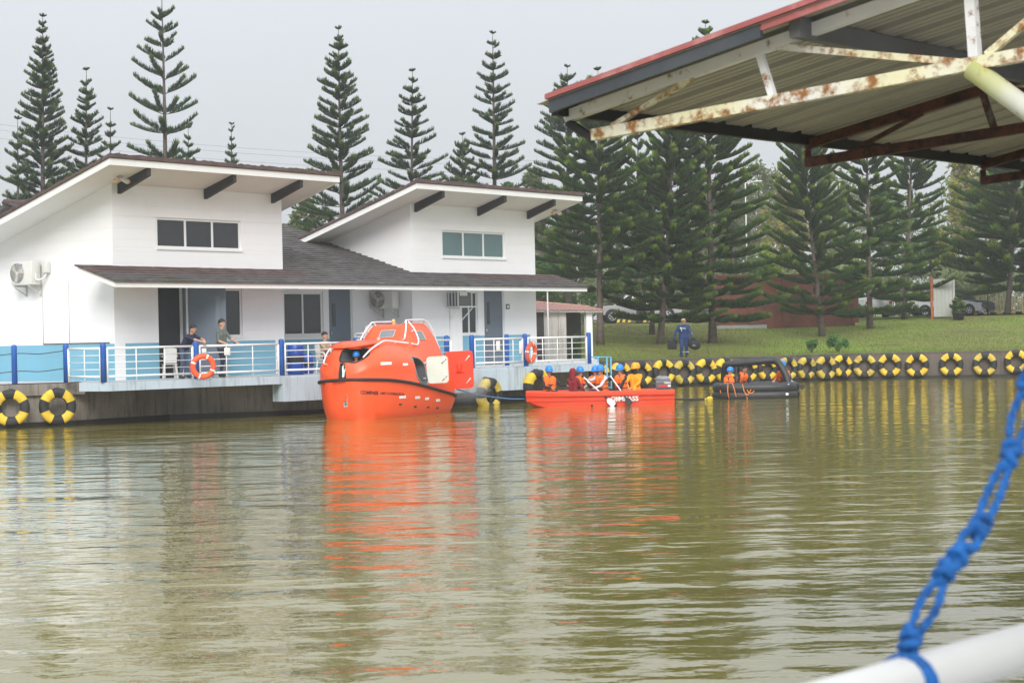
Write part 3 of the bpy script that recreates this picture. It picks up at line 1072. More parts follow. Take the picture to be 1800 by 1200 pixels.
# window box air conditioner in its cage
b = empty('box_air_conditioner', hw(16.27, -.022, 2.12), HA, 'white boxed air conditioner on a shelf below the canopy, louvred side', 'air conditioner')
MB().box(.05, -.50, .06, .80, 0, .54).build('casing', M['ac_grey'], b)
fr = MB()
for x_ in (0, .83):
    for y_ in (-.54, -.04):
        fr.box(x_, y_, .045, x_ + .04, y_ + .04, .58)
fr.box(.04, -.54, .54, .83, -.50, .58); fr.box(0, -.50, .54, .04, -.04, .58); fr.box(.83, -.50, .54, .87, -.04, .58)
fr.box(.15, -.515, .42, .60, -.503, .535)
fr.build('cage_frame', M['frame_white'], b)
for k in range(3):
    MB().box(-.012, -.42 + k * .14, .06, .012, -.39 + k * .14, .54).build('louvre', M['frame_white'], b)
MB().box(-.03, -.60, 0.0, 1.1, 0, .044).build('shelf', M['frame_white'], b)
for x_ in (.2, .9):
    MB().bar((x_, -.52, -.015), (x_, -.03, -.45), .03, .03).build('bracket', M['frame_white'], b)

sg = empty('door_sign', hw(20.13, -.024, 2.06), HA, 'small green sign on the wall beside the blue grey door', 'sign')
MB().box(-.11, -.012, 0, .11, 0, .19).build('board', M['sign_green'], sg)
mb = MB()
mb.box(-.05, -.016, .045, .05, -.0125, .145)
mb.build('symbol', M['paper'], sg)

# ================================================================== DECK RAILING
rail = empty('deck_railing', DE0, 0, 'white pipe railing with blue posts along the deck edge', 'railing')
def rl(s, off, z): return DD * s + DN * off + Vector((0, 0, z))
def blue_post(p, h=1.12, r=.085):
    prof = [(r, 0), (r, h - .07), (r * .93, h - .035), (r * .7, h - .01), (r * .3, h)]
    mb = MB()
    mb.loft([[p + Vector((q[0] * math.cos(a), q[0] * math.sin(a), 1.255 + q[1])) for a in [k * PI / 6 for k in range(12)]] for q in prof], closed=True, cap=True)
    return mb.build('post', M['post_blue'], rail)
PO = -.12
post_s = [-.0, 3.22, 6.43, 9.45, 14.55, 17.1, 20.35]
for s in post_s: blue_post(rl(s, PO, 0))
blue_post(at(117, 675, 57.6) - DE0 - Vector((0, 0, at(117, 675, 57.6).z)))
blue_post(at(26, 674, 57.35) - DE0 - Vector((0, 0, at(26, 674, 57.35).z)))
blue_post(rl(13.75, -.5, 0)); blue_post(rl(18.3, -2.2, 0))
def bay(a, b, mids=2, top=.96):
    a, b = Vector(a), Vector(b)
    d = (b - a).normalized()
    a, b = a + d * .13, b - d * .13
    Z = lambda z: Vector((0, 0, 1.255 + z))
    L_ = (b - a).length
    MB().tube([a + Z(top), b + Z(top)], .034, 8).build('top_rail', M['rail_white'], rail)
    MB().tube([a + Z(.16), b + Z(.16)], .032, 8).build('bottom_rail', M['rail_white'], rail)
    for z in (.36, .56, .76):
        MB().tube([a + Z(z), b + Z(z)], .013, 6).build('mid_rail', M['rail_white'], rail)
    for p in (a, b):
        MB().tube([p + Z(0), p + Z(top)], .036, 8).build('upright', M['rail_white'], rail)
    for k in range(mids):
        p = a + (b - a) * ((k + 1) / (mids + 1))
        MB().tube([p + Z(0), p + Z(top)], .018, 6).build('baluster', M['rail_white'], rail)
for s0, s1, n in ((0, 3.22, 2), (3.22, 6.43, 2), (6.43, 9.45, 2), (9.45, 13.7, 3), (14.55, 17.1, 4), (17.1, 20.35, 3)):
    bay(rl(s0, PO, 0), rl(s1, PO, 0), n)
p117 = at(117, 675, 57.6) - DE0; p117.z = 0
bay(p117, rl(0, PO, 0), 1)
p26 = at(26, 674, 57.35) - DE0; p26.z = 0
for z in (.86, .35):
    a = p26 + Vector((0, 0, 1.255 + z)); b = p117 + Vector((0, 0, 1.255 + z + .06))
    c = a + (a - b); c.z -= .1
    MB().tube(catmull([c, a, (a + b) / 2 - Vector((0, 0, .05)), b], 5), .012, 6).build('guard_cable', M['cable_dark'], rail)
# placards tied to the rail
def placard(s, z, w_, h_, label):
    p = DE0 + rl(s, PO + .05, 1.255 + z)
    o = empty('placard', p, math.atan2(DD.y, DD.x), label, 'sign')
    MB().rbox((0, 0, 0), (w_, .012, h_), .004).build('board', M['paper'], o)
    MB().bar((-w_ * .3, 0, h_ / 2), (-w_ * .3, .05, h_ / 2 + .06), .008, .008).build('tie', M['cable_dark'], o)
placard(4.33, .78, .22, .22, 'white placard on the railing in front of the man in the grey green shirt')
placard(3.48, .80, .16, .18, 'white placard on the railing just above the lifebuoy on the blue post')
placard(15.75, .72, .18, .34, 'narrow white placard on the railing before the blue grey door')
placard(16.85, .66, .16, .42, 'tall white placard on the railing next to the blue post with a lifebuoy')
# ================================================================== PEOPLE
import numpy as np


def _caps(parts, vox):
    """union of tapered capsules -> one continuous skin; returns mesh and the nearest capsule of each face"""
    mb = MB()
    for lb, a, b, ra, rb in parts:
        a, b = Vector(a), Vector(b)
        d = b - a
        L_ = d.length
        d = d / L_ if L_ > 1e-5 else Vector((0, 0, 1))
        u = d.orthogonal().normalized()
        w_ = d.cross(u)
        n = 10
        rings = []
        for k in (1, 2, 3): 
            t = -PI / 2 + k * PI / 6
            rings.append((a + d * ra * math.sin(t), ra * math.cos(t)))
        for k in (0, 1, 2):
            t = k * PI / 6
            rings.append((b + d * rb * math.sin(t), rb * math.cos(t)))
        vs = [a - d * ra] + [c + (u * math.cos(2 * PI * j / n) + w_ * math.sin(2 * PI * j / n)) * r_ for c, r_ in rings for j in range(n)] + [b + d * rb]
        fs = [(0, 1 + (j + 1) % n, 1 + j) for j in range(n)]
        for i in range(len(rings) - 1):
            for j in range(n):
                fs.append((1 + i * n + j, 1 + i * n + (j + 1) % n, 1 + (i + 1) * n + (j + 1) % n, 1 + (i + 1) * n + j))
        e = 1 + (len(rings) - 1) * n
        fs += [(e + j, e + (j + 1) % n, e + n) for j in range(n)]
        mb.add(vs, fs)
    me = mb.mesh('tmp', [])
    o = bpy.data.objects.new('tmp', me)
    COL.objects.link(o)
    md = o.modifiers.new('r', 'REMESH')
    md.mode = 'VOXEL'
    md.voxel_size = vox
    dg = bpy.context.evaluated_depsgraph_get()
    out = bpy.data.meshes.new_from_object(o.evaluated_get(dg))
    bpy.data.objects.remove(o)
    bpy.data.meshes.remove(me)
    nf = len(out.polygons)
    c = np.empty(nf * 3)
    out.polygons.foreach_get('center', c)
    c = c.reshape(-1, 3)
    best = np.full(nf, 1e9)
    idx = np.zeros(nf, int)
    for i, (lb, a, b, ra, rb) in enumerate(parts):
        a, b = np.array(a), np.array(b)
        d = b - a
        t = np.clip(((c - a) @ d) / max(1e-9, d @ d), 0, 1)
        dist = np.linalg.norm(c - (a + t[:, None] * d), axis=1) - (ra + (rb - ra) * t)
        k = dist < best
        best[k] = dist[k]
        idx[k] = i
    out.polygons.foreach_set('use_smooth', [True] * nf)
    return out, idx


def ik(s, w_, hint, l1=.29, l2=.265):
    s, w_ = Vector(s), Vector(w_)
    d = w_ - s
    L_ = min(d.length, (l1 + l2) * .995)
    d.normalize()
    w_ = s + d * L_
    a = (l1 * l1 - l2 * l2 + L_ * L_) / (2 * L_)
    h = math.sqrt(max(0, l1 * l1 - a * a))
    hv = Vector(hint)
    hv = (hv - d * hv.dot(d)).normalized()
    return s + d * a + hv * h, w_


def V(*a): return Vector(a)


def person(label, loc, rz, pose, top, legs, skin='skin', sleeves=None, hair='hair', helmet=None, vest=False, hood=None, mask=None,
           wr=None, hints=None, lean=0.0, twist=0.0, gloves=None, group=None, scale=1.0, bulk=1.0, shoe='shoe', vox=.0105, face=True, head_turn=0.0, forearm_skin=False):
    """pose: stand / sit / lean.  Faces local -y.  wr: wrist targets (local)"""
    root = empty('person', loc, rz, label, 'person', group)
    if pose == 'sit':
        pel = V(0, 0, .11)
        knee = [V(s * .13, -.41, .15) for s in (-1, 1)]
        ank = [V(s * .12, -.44, -.26) for s in (-1, 1)]
        hip = [V(s * .085, -.02, .10) for s in (-1, 1)]
    else:
        pel = V(0, 0, .93)
        hip = [V(s * .085, 0, .91) for s in (-1, 1)]
        knee = [V(-.10, -.05, .50), V(.10, .0, .50)]
        ank = [V(-.11, .06, .085), V(.12, -.05, .085)]
        if pose == 'walk':
            knee = [V(-.10, -.12, .50), V(.10, .02, .50)]
            ank = [V(-.13, -.05, .085), V(.11, .12, .10)]
    up = V(0, -math.sin(lean), math.cos(lean))
    waist = pel + up * .16
    chest = pel + up * .36
    neck = pel + up * .52
    if lean > .5: hup = (up * .5 + V(0, -.25, 1)).normalized()
    else: hup = (up + V(0, -.05, .4)).normalized()
    head = neck + hup * .17
    cs, sn = math.cos(twist), math.sin(twist)
    side = V(cs, sn, 0)
    fwd_t = up.cross(side) * -1
    if fwd_t.y > 0: fwd_t = -fwd_t
    hf = (Matrix.Rotation(head_turn, 3, 'Z') @ V(0, -1, -.08)).normalized()
    hs = hf.cross(V(0, 0, 1)).normalized()
    sh = [neck - up * .075 + side * (s * .185) for s in (-1, 1)]
    if wr is None: wr = [V(s * .27, -.06, pel.z - .02) for s in (-1, 1)]
    hints = hints or [V(s * .5, .6, -.5) for s in (-1, 1)]
    P = []
    ta = sleeves or top
    # torso
    for s in (-1, 1):
        P.append(('top', chest + side * (s * .085), waist + side * (s * .065), .115, .10))
        P.append(('top', waist + side * (s * .065), pel + side * (s * .07), .10, .115))
        P.append(('top', neck - up * .06 + side * (s * .07), sh[(s + 1) // 2], .065, .07))
    P.append(('top', neck - up * .05, chest, .08, .10))
    P.append(('skin', neck - up * .05, neck + hup * .08, .055, .052))
    # head with jaw, nose, ears, brow
    P.append(('skin', head + hup * .035 - hf * .015, head - hup * .01, .094, .088))
    P.append(('skin', head - hup * .03 + hf * .03, head - hup * .085 + hf * .055, .066, .040))
    P.append(('skin', head + hf * .085 + hup * .02, head + hf * .108 - hup * .015, .010, .015))
    P.append(('skin', head + hf * .075 + hup * .035 - hs * .035, head + hf * .075 + hup * .035 + hs * .035, .018, .018))
    for s in (-1, 1):
        P.append(('skin', head + hs * (s * .092) + hup * .01 - hf * .01, head + hs * (s * .096) - hup * .02 - hf * .01, .016, .012))
    for i, s in enumerate((-1, 1)):
        e, w_ = ik(sh[i], wr[i], hints[i])
        P.append(('sleeve', sh[i], e, .058, .045))
        P.append(('fore', e, w_, .044, .030))
        d = (w_ - e).normalized()
        lat = d.cross(V(0, 0, 1))
        if lat.length < .1: lat = V(0, 1, 0)
        lat.normalize()
        pn = lat.cross(d) * -1
        if pn.z > 0: pn = -pn
        dd = (d + pn * .25).normalized()
        for k, ln in zip((-1.5, -.5, .5, 1.5), (.066, .078, .074, .058)):
            b0 = w_ + lat * (k * .012)
            b1 = w_ + dd * .085 + lat * (k * .021)
            P.append(('hand', b0, b1, .017, .0125))
            b2 = b1 + (dd + pn * .55).normalized() * ln * .55
            P.append(('hand', b1, b2, .0115, .0105))
            P.append(('hand', b2, b2 + (dd * .35 + pn).normalized() * ln * .5, .0105, .009))
        ths = lat * (-s if lat.x * s > 0 else s)
        t0 = w_ + d * .02 + ths * .02
        t1 = t0 + (dd * .6 + ths * .8).normalized() * .042
        P.append(('hand', t0, t1, .016, .0125))
        P.append(('hand', t1, t1 + (dd + pn * .3).normalized() * .034, .012, .010))
        P.append(('leg', hip[i], knee[i], .088, .060))
        P.append(('leg', knee[i], ank[i], .060, .044))
        P.append(('leg', pel + side * (s * .05), hip[i], .105, .095))
        P.append(('shoe', ank[i] - V(0, -.03, .035), ank[i] + V(0, -.15, -.045), .043, .036))
    P = [(lb, tuple(a), tuple(b), ra * (bulk if lb in ('top', 'sleeve', 'fore', 'leg') else 1), rb * (bulk if lb in ('top', 'sleeve', 'fore', 'leg') else 1)) for lb, a, b, ra, rb in P]
    me, idx = _caps(P, vox)
    keys = ['top', 'sleeve', 'fore', 'hand', 'skin', 'leg', 'shoe']
    mats = {'top': M[top], 'sleeve': M[ta], 'fore': M[skin] if forearm_skin else M[ta], 'hand': M[gloves] if gloves else M[skin], 'skin': M[skin], 'leg': M[legs], 'shoe': M[shoe]}
    me.materials.clear()
    for k in keys: me.materials.append(mats[k])
    lut = np.array([keys.index(p[0]) for p in P])
    me.polygons.foreach_set('material_index', lut[idx])
    me.update()
    me.name = 'body'
    link('body', me, root)
    HM = Matrix((hs, -hf, hup)).transposed()
    hb = head + hup * .045
    if face:
        eb = MB()
        for s in (-1, 1):
            eb = MB()
            eb.ell(head + hf * .088 + hup * .016 + hs * (s * .034), (.014, .008, .008), HM, 8, 6)
            eb.build('eye', M['eye_dark'], root)
        if not mask:
            mb = MB()
            mb.ell(head + hf * .096 - hup * .060, (.022, .008, .007), HM, 8, 6)
            mb.build('mouth', M['lip'], root)
    if hair and not hood:
        hm = MB()
        n, mm = 14, 7
        vs, fs = [], []
        for i in range(mm + 1):
            for k in range(n):
                a = 2 * PI * k / n
                back = .5 + .5 * math.sin(a)            # local +y is the back of the head
                tmin = -.85 * back + .26 * (1 - back)
                t = tmin + (PI / 2 - tmin) * i / mm
                r_ = 1 + .05 * math.sin(5 * a + 3 * i)
                p = HM @ V(.103 * r_ * math.cos(t) * math.cos(a), .112 * r_ * math.cos(t) * math.sin(a), .106 * math.sin(t))
                vs.append(hb + p - hf * .012)
        for i in range(mm):
            for k in range(n):
                fs.append((i * n + k, i * n + (k + 1) % n, (i + 1) * n + (k + 1) % n, (i + 1) * n + k))
        hm.add(vs, fs, 0, True)
        hm.build('hair', M[hair], root)
    if helmet:
        hm = MB()
        n = 16
        prof = [(1.02, -.035), (1.06, -.01), (1.04, .02), (.98, .06), (.80, .105), (.5, .135), (.18, .147)]
        hm.loft([[hb + hf * (-.01) + HM @ V(.118 * q * math.cos(a), .132 * q * math.sin(a), z + .012) for a in [2 * PI * k / n for k in range(n)]] for q, z in prof], closed=True, cap=True)
        ho = hm.build('helmet', M[helmet], root)
        br = MB()
        br.loft([[hb + HM @ V(.118 * q * math.cos(a), -.02 + .138 * q * math.sin(a) * (1.18 if math.sin(a) < 0 else 1.0), z) for a in [2 * PI * k / n for k in range(n)]] for q, z in ((1.0, -.02), (1.12, -.03), (1.13, -.022), (1.0, -.005))], closed=True, cap=True)
        br.build('brim', M[helmet], ho)
        sb = MB()
        for s in (-1, 1):
            sb.tube([hb + HM @ V(s * .105, -.01, -.03), hb + HM @ V(s * .075, -.05, -.13)], .006, 5)
        sb.build('chin_strap', M['strap_dark'], ho)
    if hood:
        hd = [('h', head + hup * .045 + hf * (-.02), head - hup * .03 - hf * .01, .122, .115), ('h', neck - hf * .03, head - hf * .03, .10, .11)]
        me2, _ = _caps([(l_, tuple(a), tuple(b), ra, rb) for l_, a, b, ra, rb in hd], .012)
        me2.materials.clear(); me2.materials.append(M[hood])
        link('hood', me2, root)
    if mask:
        mk = [('m', head - hup * .02 + hf * .04, head - hup * .09 + hf * .04, .075, .07), ('m', neck, head - hup * .08, .075, .082)]
        me2, _ = _caps([(l_, tuple(a), tuple(b), ra, rb) for l_, a, b, ra, rb in mk], .012)
        me2.materials.clear(); me2.materials.append(M[mask])
        link('face_mask', me2, root)
    if vest:
        q = []
        for s in (-1, 1):
            q.append(('v', tuple(chest + side * (s * .095) + up * .05 + fwd_t * .02), tuple(pel + side * (s * .085) + up * .05), .135, .135))
            q.append(('v', tuple(neck - up * .03 + side * (s * .10) + fwd_t * .03), tuple(chest + side * (s * .10) + fwd_t * .05), .065, .10))
        q.append(('v', tuple(neck - fwd_t * .09 - up * .02 + side * .08), tuple(neck - fwd_t * .09 - up * .02 - side * .08), .05, .05))
        me2, _ = _caps(q, .014)
        me2.materials.clear(); me2.materials.append(M['vest_orange'])
        vo = link('life_vest', me2, root)
        for f_ in (.13, .27):
            mb = MB()
            c_ = pel + up * f_
            mb.tube([c_ + side * (.232 * math.cos(a)) + fwd_t * (.142 * math.sin(a) + .01) for a in [2 * PI * k / 20 for k in range(21)]], .013, 5)
            mb.build('strap', M['strap_dark'], vo)
        mb = MB()
        c_ = pel + up * .20 + fwd_t * .165
        mb.tube([c_ + side * .045 + up * .08, c_, c_ - side * .05 - up * .05], .011, 5)
        mb.tube([c_ - side * .045 + up * .07, c_, c_ + side * .06 - up * .06], .011, 5)
        mb.build('buckle', M['strap_dark'], vo)
    root.scale = (scale,) * 3
    return root


# ================================================================== TYRES
def tyre_mesh(name, mats, seed):
    rr = random.Random(seed)
    prof = [(.275, -.11), (.30, -.135), (.40, -.155), (.475, -.145), (.515, -.10), (.525, -.04), (.525, .04), (.515, .10), (.475, .145), (.40, .155), (.30, .135), (.275, .11), (.262, .07), (.33, .06), (.46, .05), (.47, 0), (.46, -.05), (.33, -.06), (.262, -.07)]
    n = 64
    mb = MB()
    vs, fs, mi = [], [], []
    jit = [rr.uniform(-.10, .10) for _ in range(8)]
    for k in range(n):
        a = 2 * PI * k / n
        for j, (r_, y) in enumerate(prof):
            q = r_ + (.006 * (k % 2) if 4 <= j <= 7 else 0)
            vs.append((q * math.cos(a), y, q * math.sin(a)))
    L_ = len(prof)
    for k in range(n):
        a = 2 * PI * (k + .5) / n
        s = 0
        for c in range(4):
            ctr = PI / 4 + c * PI / 2
            dd = (a - ctr + PI) % (2 * PI) - PI
            if -PI / 8 + jit[2 * c] * .6 < dd < PI / 8 + jit[2 * c + 1] * .6: s = 1
        for j in range(L_):
            j2 = (j + 1) % L_
            k2 = (k + 1) % n
            mb.f.append((k * L_ + j, k2 * L_ + j, k2 * L_ + j2, k * L_ + j2))
            mb.m.append(s if j < 11 or j == L_ - 1 else 0)
            mb.s.append(True)
    mb.v = vs
    return mb.mesh(name, mats)


TM = [tyre_mesh('tyre_body', [M['rubber'], M['tyre_yellow']], k) for k in range(3)] + [tyre_mesh('tyre_body', [M['rubber'], M['tyre_yellow_faded']], 9)]
hang_mesh = MB().tube([(-.05, .02, .47), (-.045, .12, .54), (-.03, .20, .52), (.03, .20, .52), (.045, .12, .54), (.05, .02, .47)], .016, 6).mesh('hanger_rope', M['cable_dark'])
TG = 'black and yellow tyre fenders on the walls'


def tyre(loc, rz, label, var=0, roll=0.0, tilt=0.0, sc=1.0):
    t = empty('tyre_fender', loc, rz, label, 'tyre', TG)
    b = link('tyre_body', TM[var], t, rot=(tilt, roll, 0))
    link('hanger_rope', hang_mesh, t)
    t.scale = (sc,) * 3
    return t


# far wall: oblique stretch up to the corner, then the frontal stretch
WA = Vector((4.0, 83.3, 0)); WB = Vector((15.04, 89.4, 0)); WC = Vector((34, 84.94, 0))
def on_wall(px, py, a, b, off):
    d = (b - a).normalized(); n = Vector((d.y, -d.x, 0))
    r_ = ray(px, py); c = Vector((0, 0, CH))
    s = ((a + n * off) - c).dot(n) / r_.dot(n)
    return c + r_ * s, math.atan2(d.y, d.x)
ordn = ['first', 'second', 'third', 'fourth', 'fifth', 'sixth', 'seventh', 'eighth', 'ninth', 'tenth', 'eleventh', 'twelfth', 'thirteenth', 'fourteenth', 'fifteenth', 'sixteenth', 'seventeenth', 'eighteenth', 'nineteenth', 'twentieth']
obl = [1481, 1451, 1417, 1384, 1348, 1314, 1274, 1240, 1202, 1166, 1127, 1090]
for i, px in enumerate(obl):
    p, a = on_wall(px, 646, WA, WB, .18)
    p.z = .60 + rnd.uniform(-.03, .03)
    tyre(p, a + rnd.uniform(-.06, .06), ordn[i] + ' tyre fender from the wall corner along the oblique stretch behind the boats', rnd.choice((0, 0, 1, 2, 3)), rnd.uniform(-.16, .16), rnd.uniform(-.09, .09), rnd.uniform(.92, 1.05))
for i, (px, v_) in enumerate([(1520, 3), (1564, 0), (1612, 1), (1672, 2), (1731, 3), (1787, 0), (1842, 1)]):
    p, a = on_wall(px, 641, WB, WC, .18)
    p.z = .61 + (.08 if i == 5 else 0) + rnd.uniform(-.02, .02)
    if i == 6: continue
    tyre(p, a + rnd.uniform(-.05, .05), ['faded dirty tyre fender just past the wall corner', 'second tyre fender past the wall corner, bright yellow', 'third tyre fender past the wall corner, bright yellow', 'fourth tyre fender past the wall corner, bright yellow', 'fifth tyre fender past the wall corner, faded yellow', 'sixth tyre fender past the wall corner, hung highest'][i], v_, rnd.uniform(-.06, .06), rnd.uniform(-.04, .04))
# tyres on the house side
p = at(101, 713, 57.2); p.z = .58
tyre(p, R(24), 'big tyre fender under the blue post beside the start of the pale slab', 0, .05)
p = at(19, 715, 56.75); p.z = .58
tyre(p, R(8), 'big tyre fender at the bare end of the quay wall below the cable rail', 1, -.08)
p = dk(14.95, .24, .36)
tyre(p, R(52), 'smoke greyed tyre fender beside the stern door of the orange lifeboat', 3, .1, .04, 1.08)
p = dk(17.35, .24, .55)
tyre(p, R(34), 'tyre fender on the deck edge behind the bow of the open workboat', 0, -.15, 0, 1.1)
p = on_wall(1052, 655, WA, WB, .2)[0]; p.z = .58
tyre(p, R(29), 'tyre fender half hidden behind the blue helmets and the pale blue ladder', 0, .1)

# ---- lifebuoys
def lifebuoy(loc, rot, label):
    t = empty('lifebuoy', loc, 0, label, 'lifebuoy')
    t.rotation_euler = rot
    mb = MB()
    n, k_ = 40, 12
    R0, r0 = .30, .082
    vs, fs = [], []
    for i in range(n):
        a = 2 * PI * i / n
        for j in range(k_):
            b_ = 2 * PI * j / k_
            vs.append(((R0 + r0 * math.cos(b_)) * math.cos(a), r0 * .8 * math.sin(b_), (R0 + r0 * math.cos(b_)) * math.sin(a)))
    for i in range(n):
        a = (2 * PI * (i + .5) / n + .3) % (PI / 2)
        for j in range(k_):
            mb.f.append((i * k_ + j, i * k_ + (j + 1) % k_, ((i + 1) % n) * k_ + (j + 1) % k_, ((i + 1) % n) * k_ + j))
            mb.m.append(1 if a < .16 else 0)
            mb.s.append(True)
    mb.v = vs
    mb.build('ring', [M['buoy_orange'], M['reflective_tape']], t)
    for q in range(4):
        a0 = q * PI / 2 + .1
        pts = [Vector(((R0 + r0 + .02 + .03 * math.sin(k * PI / 6)) * math.cos(a0 + k * PI / 12), -.03, (R0 + r0 + .02 + .03 * math.sin(k * PI / 6)) * math.sin(a0 + k * PI / 12))) for k in range(7)]
        MB().tube(pts, .008, 5).build('grab_line', M['cable_blue'], t)
    return t


M['buoy_orange'] = paint('buoy_orange', (.88, .11, .03), .5, .06, 4, (.6, .2, .1), .3, obj=True)
b_ = at(357, 644, 57.9)
lifebuoy(b_, (.08, .15, R(20)), 'orange lifebuoy with pale bands hung on the railing at the leaning man')
b_ = dk(17.1, -.02, 1.255 + .46) + Vector((.13, .10, 0))
lifebuoy(b_, (.1, -.1, R(62)), 'faded orange lifebuoy hanging behind a blue post above the workboat')

# ================================================================== LIFEBOAT
LBA = math.atan2(-.899, -.438)
LBO = Vector((-3.90, 60.25, 0))
lb = empty('lifeboat', LBO, 0, 'bright orange enclosed lifeboat with raised conning cab floating beside the deck', 'lifeboat')
lb.rotation_euler = (.035, 0, LBA)
# x, half beam, strake z, shoulder half width, shoulder z, top z, mid width, mid height, keel
ST = [(-2.52, 1.02, .45, .70, 1.00, 1.12, .80, .55, -.30), (-2.44, 1.16, .455, .66, 1.35, 1.47, .78, .55, -.42), (-2.25, 1.22, .48, .62, 2.02, 2.12, .74, .55, -.50), (-2.02, 1.26, .52, .58, 2.58, 2.66, .70, .55, -.52),
      (-1.88, 1.28, .54, .57, 2.66, 2.72, .70, .55, -.52), (-1.2, 1.33, .64, .60, 2.68, 2.74, .70, .52, -.52), (-.60, 1.35, .74, .62, 2.68, 2.73, .70, .52, -.52), (-.50, 1.355, .755, .64, 2.62, 2.66, .72, .52, -.52),
      (-.12, 1.36, .82, .80, 2.12, 2.24, .84, .60, -.52), (.02, 1.36, .845, .84, 2.06, 2.22, .86, .62, -.52), (.6, 1.35, .93, .82, 2.06, 2.26, .86, .62, -.50), (1.2, 1.28, 1.01, .78, 2.06, 2.28, .86, .62, -.46),
      (1.7, 1.14, 1.07, .70, 2.02, 2.25, .88, .60, -.40), (2.1, .93, 1.10, .58, 1.88, 2.12, .90, .58, -.32), (2.33, .72, 1.12, .47, 1.68, 1.90, .92, .55, -.22), (2.46, .48, 1.13, .32, 1.45, 1.60, .95, .55, -.10), (2.52, .22, 1.135, .15, 1.28, 1.36, .95, .55, .02)]
def lb_sec(s):
    x, b, zs, ws, hs, zt, mb_, mz, zk = s
    half = [V(0, 0, zk), V(0, .42 * b, zk + .03), V(0, .76 * b, zk * .45), V(0, .90 * b, .12 + .25 * max(0, x - 1.6)), V(0, .97 * b, zs * .62), V(0, b, zs)]
    up_ = [V(0, b, zs), V(0, b * .985, zs + (hs - zs) * .22), V(0, ws + (b - ws) * mb_, zs + (hs - zs) * mz), V(0, ws, hs), V(0, ws * .55, zt - .03 * (zt - hs) / .1 * .3), V(0, 0, zt)]
    up_ = catmull(up_, 4)
    ring = half[:-1] + up_
    full = ring + [V(0, -p.y, p.z) for p in ring[-2:0:-1]]
    rk = 0.0
    return [V(x + (.10 * (p.z - .5) if x > 2.2 and p.z < zs else 0), p.y, p.z) for p in full]
hull = MB()
hull.loft([lb_sec(s) for s in ST], closed=True, cap=True)
hme = hull.mesh('hull', [M['boat_orange'], M['cabin_grey']])
bm = bmesh.new(); bm.from_mesh(hme); bmesh.ops.recalc_face_normals(bm, faces=bm.faces); bm.to_mesh(hme); bm.free()
bvh = BVHTree.FromPolygons([v.co.copy() for v in hme.vertices], [tuple(p.vertices) for p in hme.polygons])
hobj = link('hull', hme, lb)


def cutter(poly, d):
    c = MB()
    c.m = []
    c.prism(poly, d)
    me_ = c.mesh('cut', [M['boat_orange'], M['cabin_grey']])
    for p in me_.polygons: p.material_index = 1
    return link('cut', me_)


def rounded(pts, r, n=3):
    out = []
    k = len(pts)
    for i in range(k):
        p, a, b = Vector(pts[i]), Vector(pts[i - 1]), Vector(pts[(i + 1) % k])
        u, w_ = (a - p).normalized() * r, (b - p).normalized() * r
        for j in range(n + 1):
            t = j / n
            out.append(p + u * (1 - t) ** 2 + w_ * t ** 2)
    return out


cuts = []
# bow hatch: wide eye-shaped opening under the visor, with the towing slot below it
cuts.append(cutter([(1.25, y, z) for x, y, z in rounded([(0, -.04, 1.66), (0, .50, 1.62), (0, .74, 1.80), (0, .62, 2.02), (0, -.02, 2.03)], .10)], (1.6, 0, 0)))
cuts.append(cutter([(2.0, -.05, 1.16), (2.0, .22, 1.16), (2.0, .16, 1.62), (2.0, -.01, 1.62)], (.9, 0, 0)))
# port side hatch
SH = rounded([(-.32, .3, .86), (.02, .3, .84), (.28, .3, 1.10), (.42, .3, 1.72), (-.02, .3, 1.66), (-.30, .3, 1.45)], .10)
cuts.append(cutter(SH, (0, 1.3, 0)))
bpy.context.view_layer.update()
inv = lb.matrix_world.inverted()
for c in cuts:
    c.matrix_world = lb.matrix_world
    md = hobj.modifiers.new('b', 'BOOLEAN')
    md.operation = 'DIFFERENCE'
    md.solver = 'EXACT'
    md.object = c
bpy.context.view_layer.update()
dg = bpy.context.evaluated_depsgraph_get()
nm_ = bpy.data.meshes.new_from_object(hobj.evaluated_get(dg))
hobj.modifiers.clear()
for c in cuts: bpy.data.objects.remove(c)
nm_.polygons.foreach_set('use_smooth', [True] * len(nm_.polygons))
try: nm_.set_sharp_from_angle(angle=R(38))
except Exception: pass
nm_.name = 'hull'
hobj.data = nm_


def on_hull(o, d, off=.008):
    h = bvh.ray_cast(Vector(o), Vector(d).normalized())
    return (h[0] + h[1] * off if h[1].dot(Vector(d)) < 0 else h[0] - h[1] * off) if h[0] else None


CD = V(-.83, -.56, 0).normalized()           # looking at the port bow
CR = V(-CD.y, CD.x, 0) * -1                   # image right for that look: towards the stern
if CR.x > 0: CR = -CR


def decal(name, mat, verts, faces, org, d=CD, r_=CR, off=.008, parent=None):
    """wraps a flat outline (u to the right, v up) onto the hull"""
    mb = MB()
    pts = []
    for u, v in verts:
        p = on_hull(org + r_ * u + V(0, 0, v) - d * 5, d, off)
        if p is None: return None
        pts.append(p)
    mb.add(pts, faces)
    return mb.build(name, M[mat], parent or lb)


def text_shape(s, size, bold=0.0, sx=1.0):
    c = bpy.data.curves.new('t', 'FONT')
    c.body = s
    c.size = size
    c.offset = bold
    c.resolution_u = 2
    o = bpy.data.objects.new('t', c)
    COL.objects.link(o)
    bpy.context.view_layer.update()
    me_ = bpy.data.meshes.new_from_object(o.evaluated_get(bpy.context.evaluated_depsgraph_get()))
    v = [(p.co.x * sx, p.co.y) for p in me_.vertices]
    f = [tuple(p.vertices) for p in me_.polygons]
    bpy.data.objects.remove(o)
    bpy.data.curves.remove(c)
    return v, f


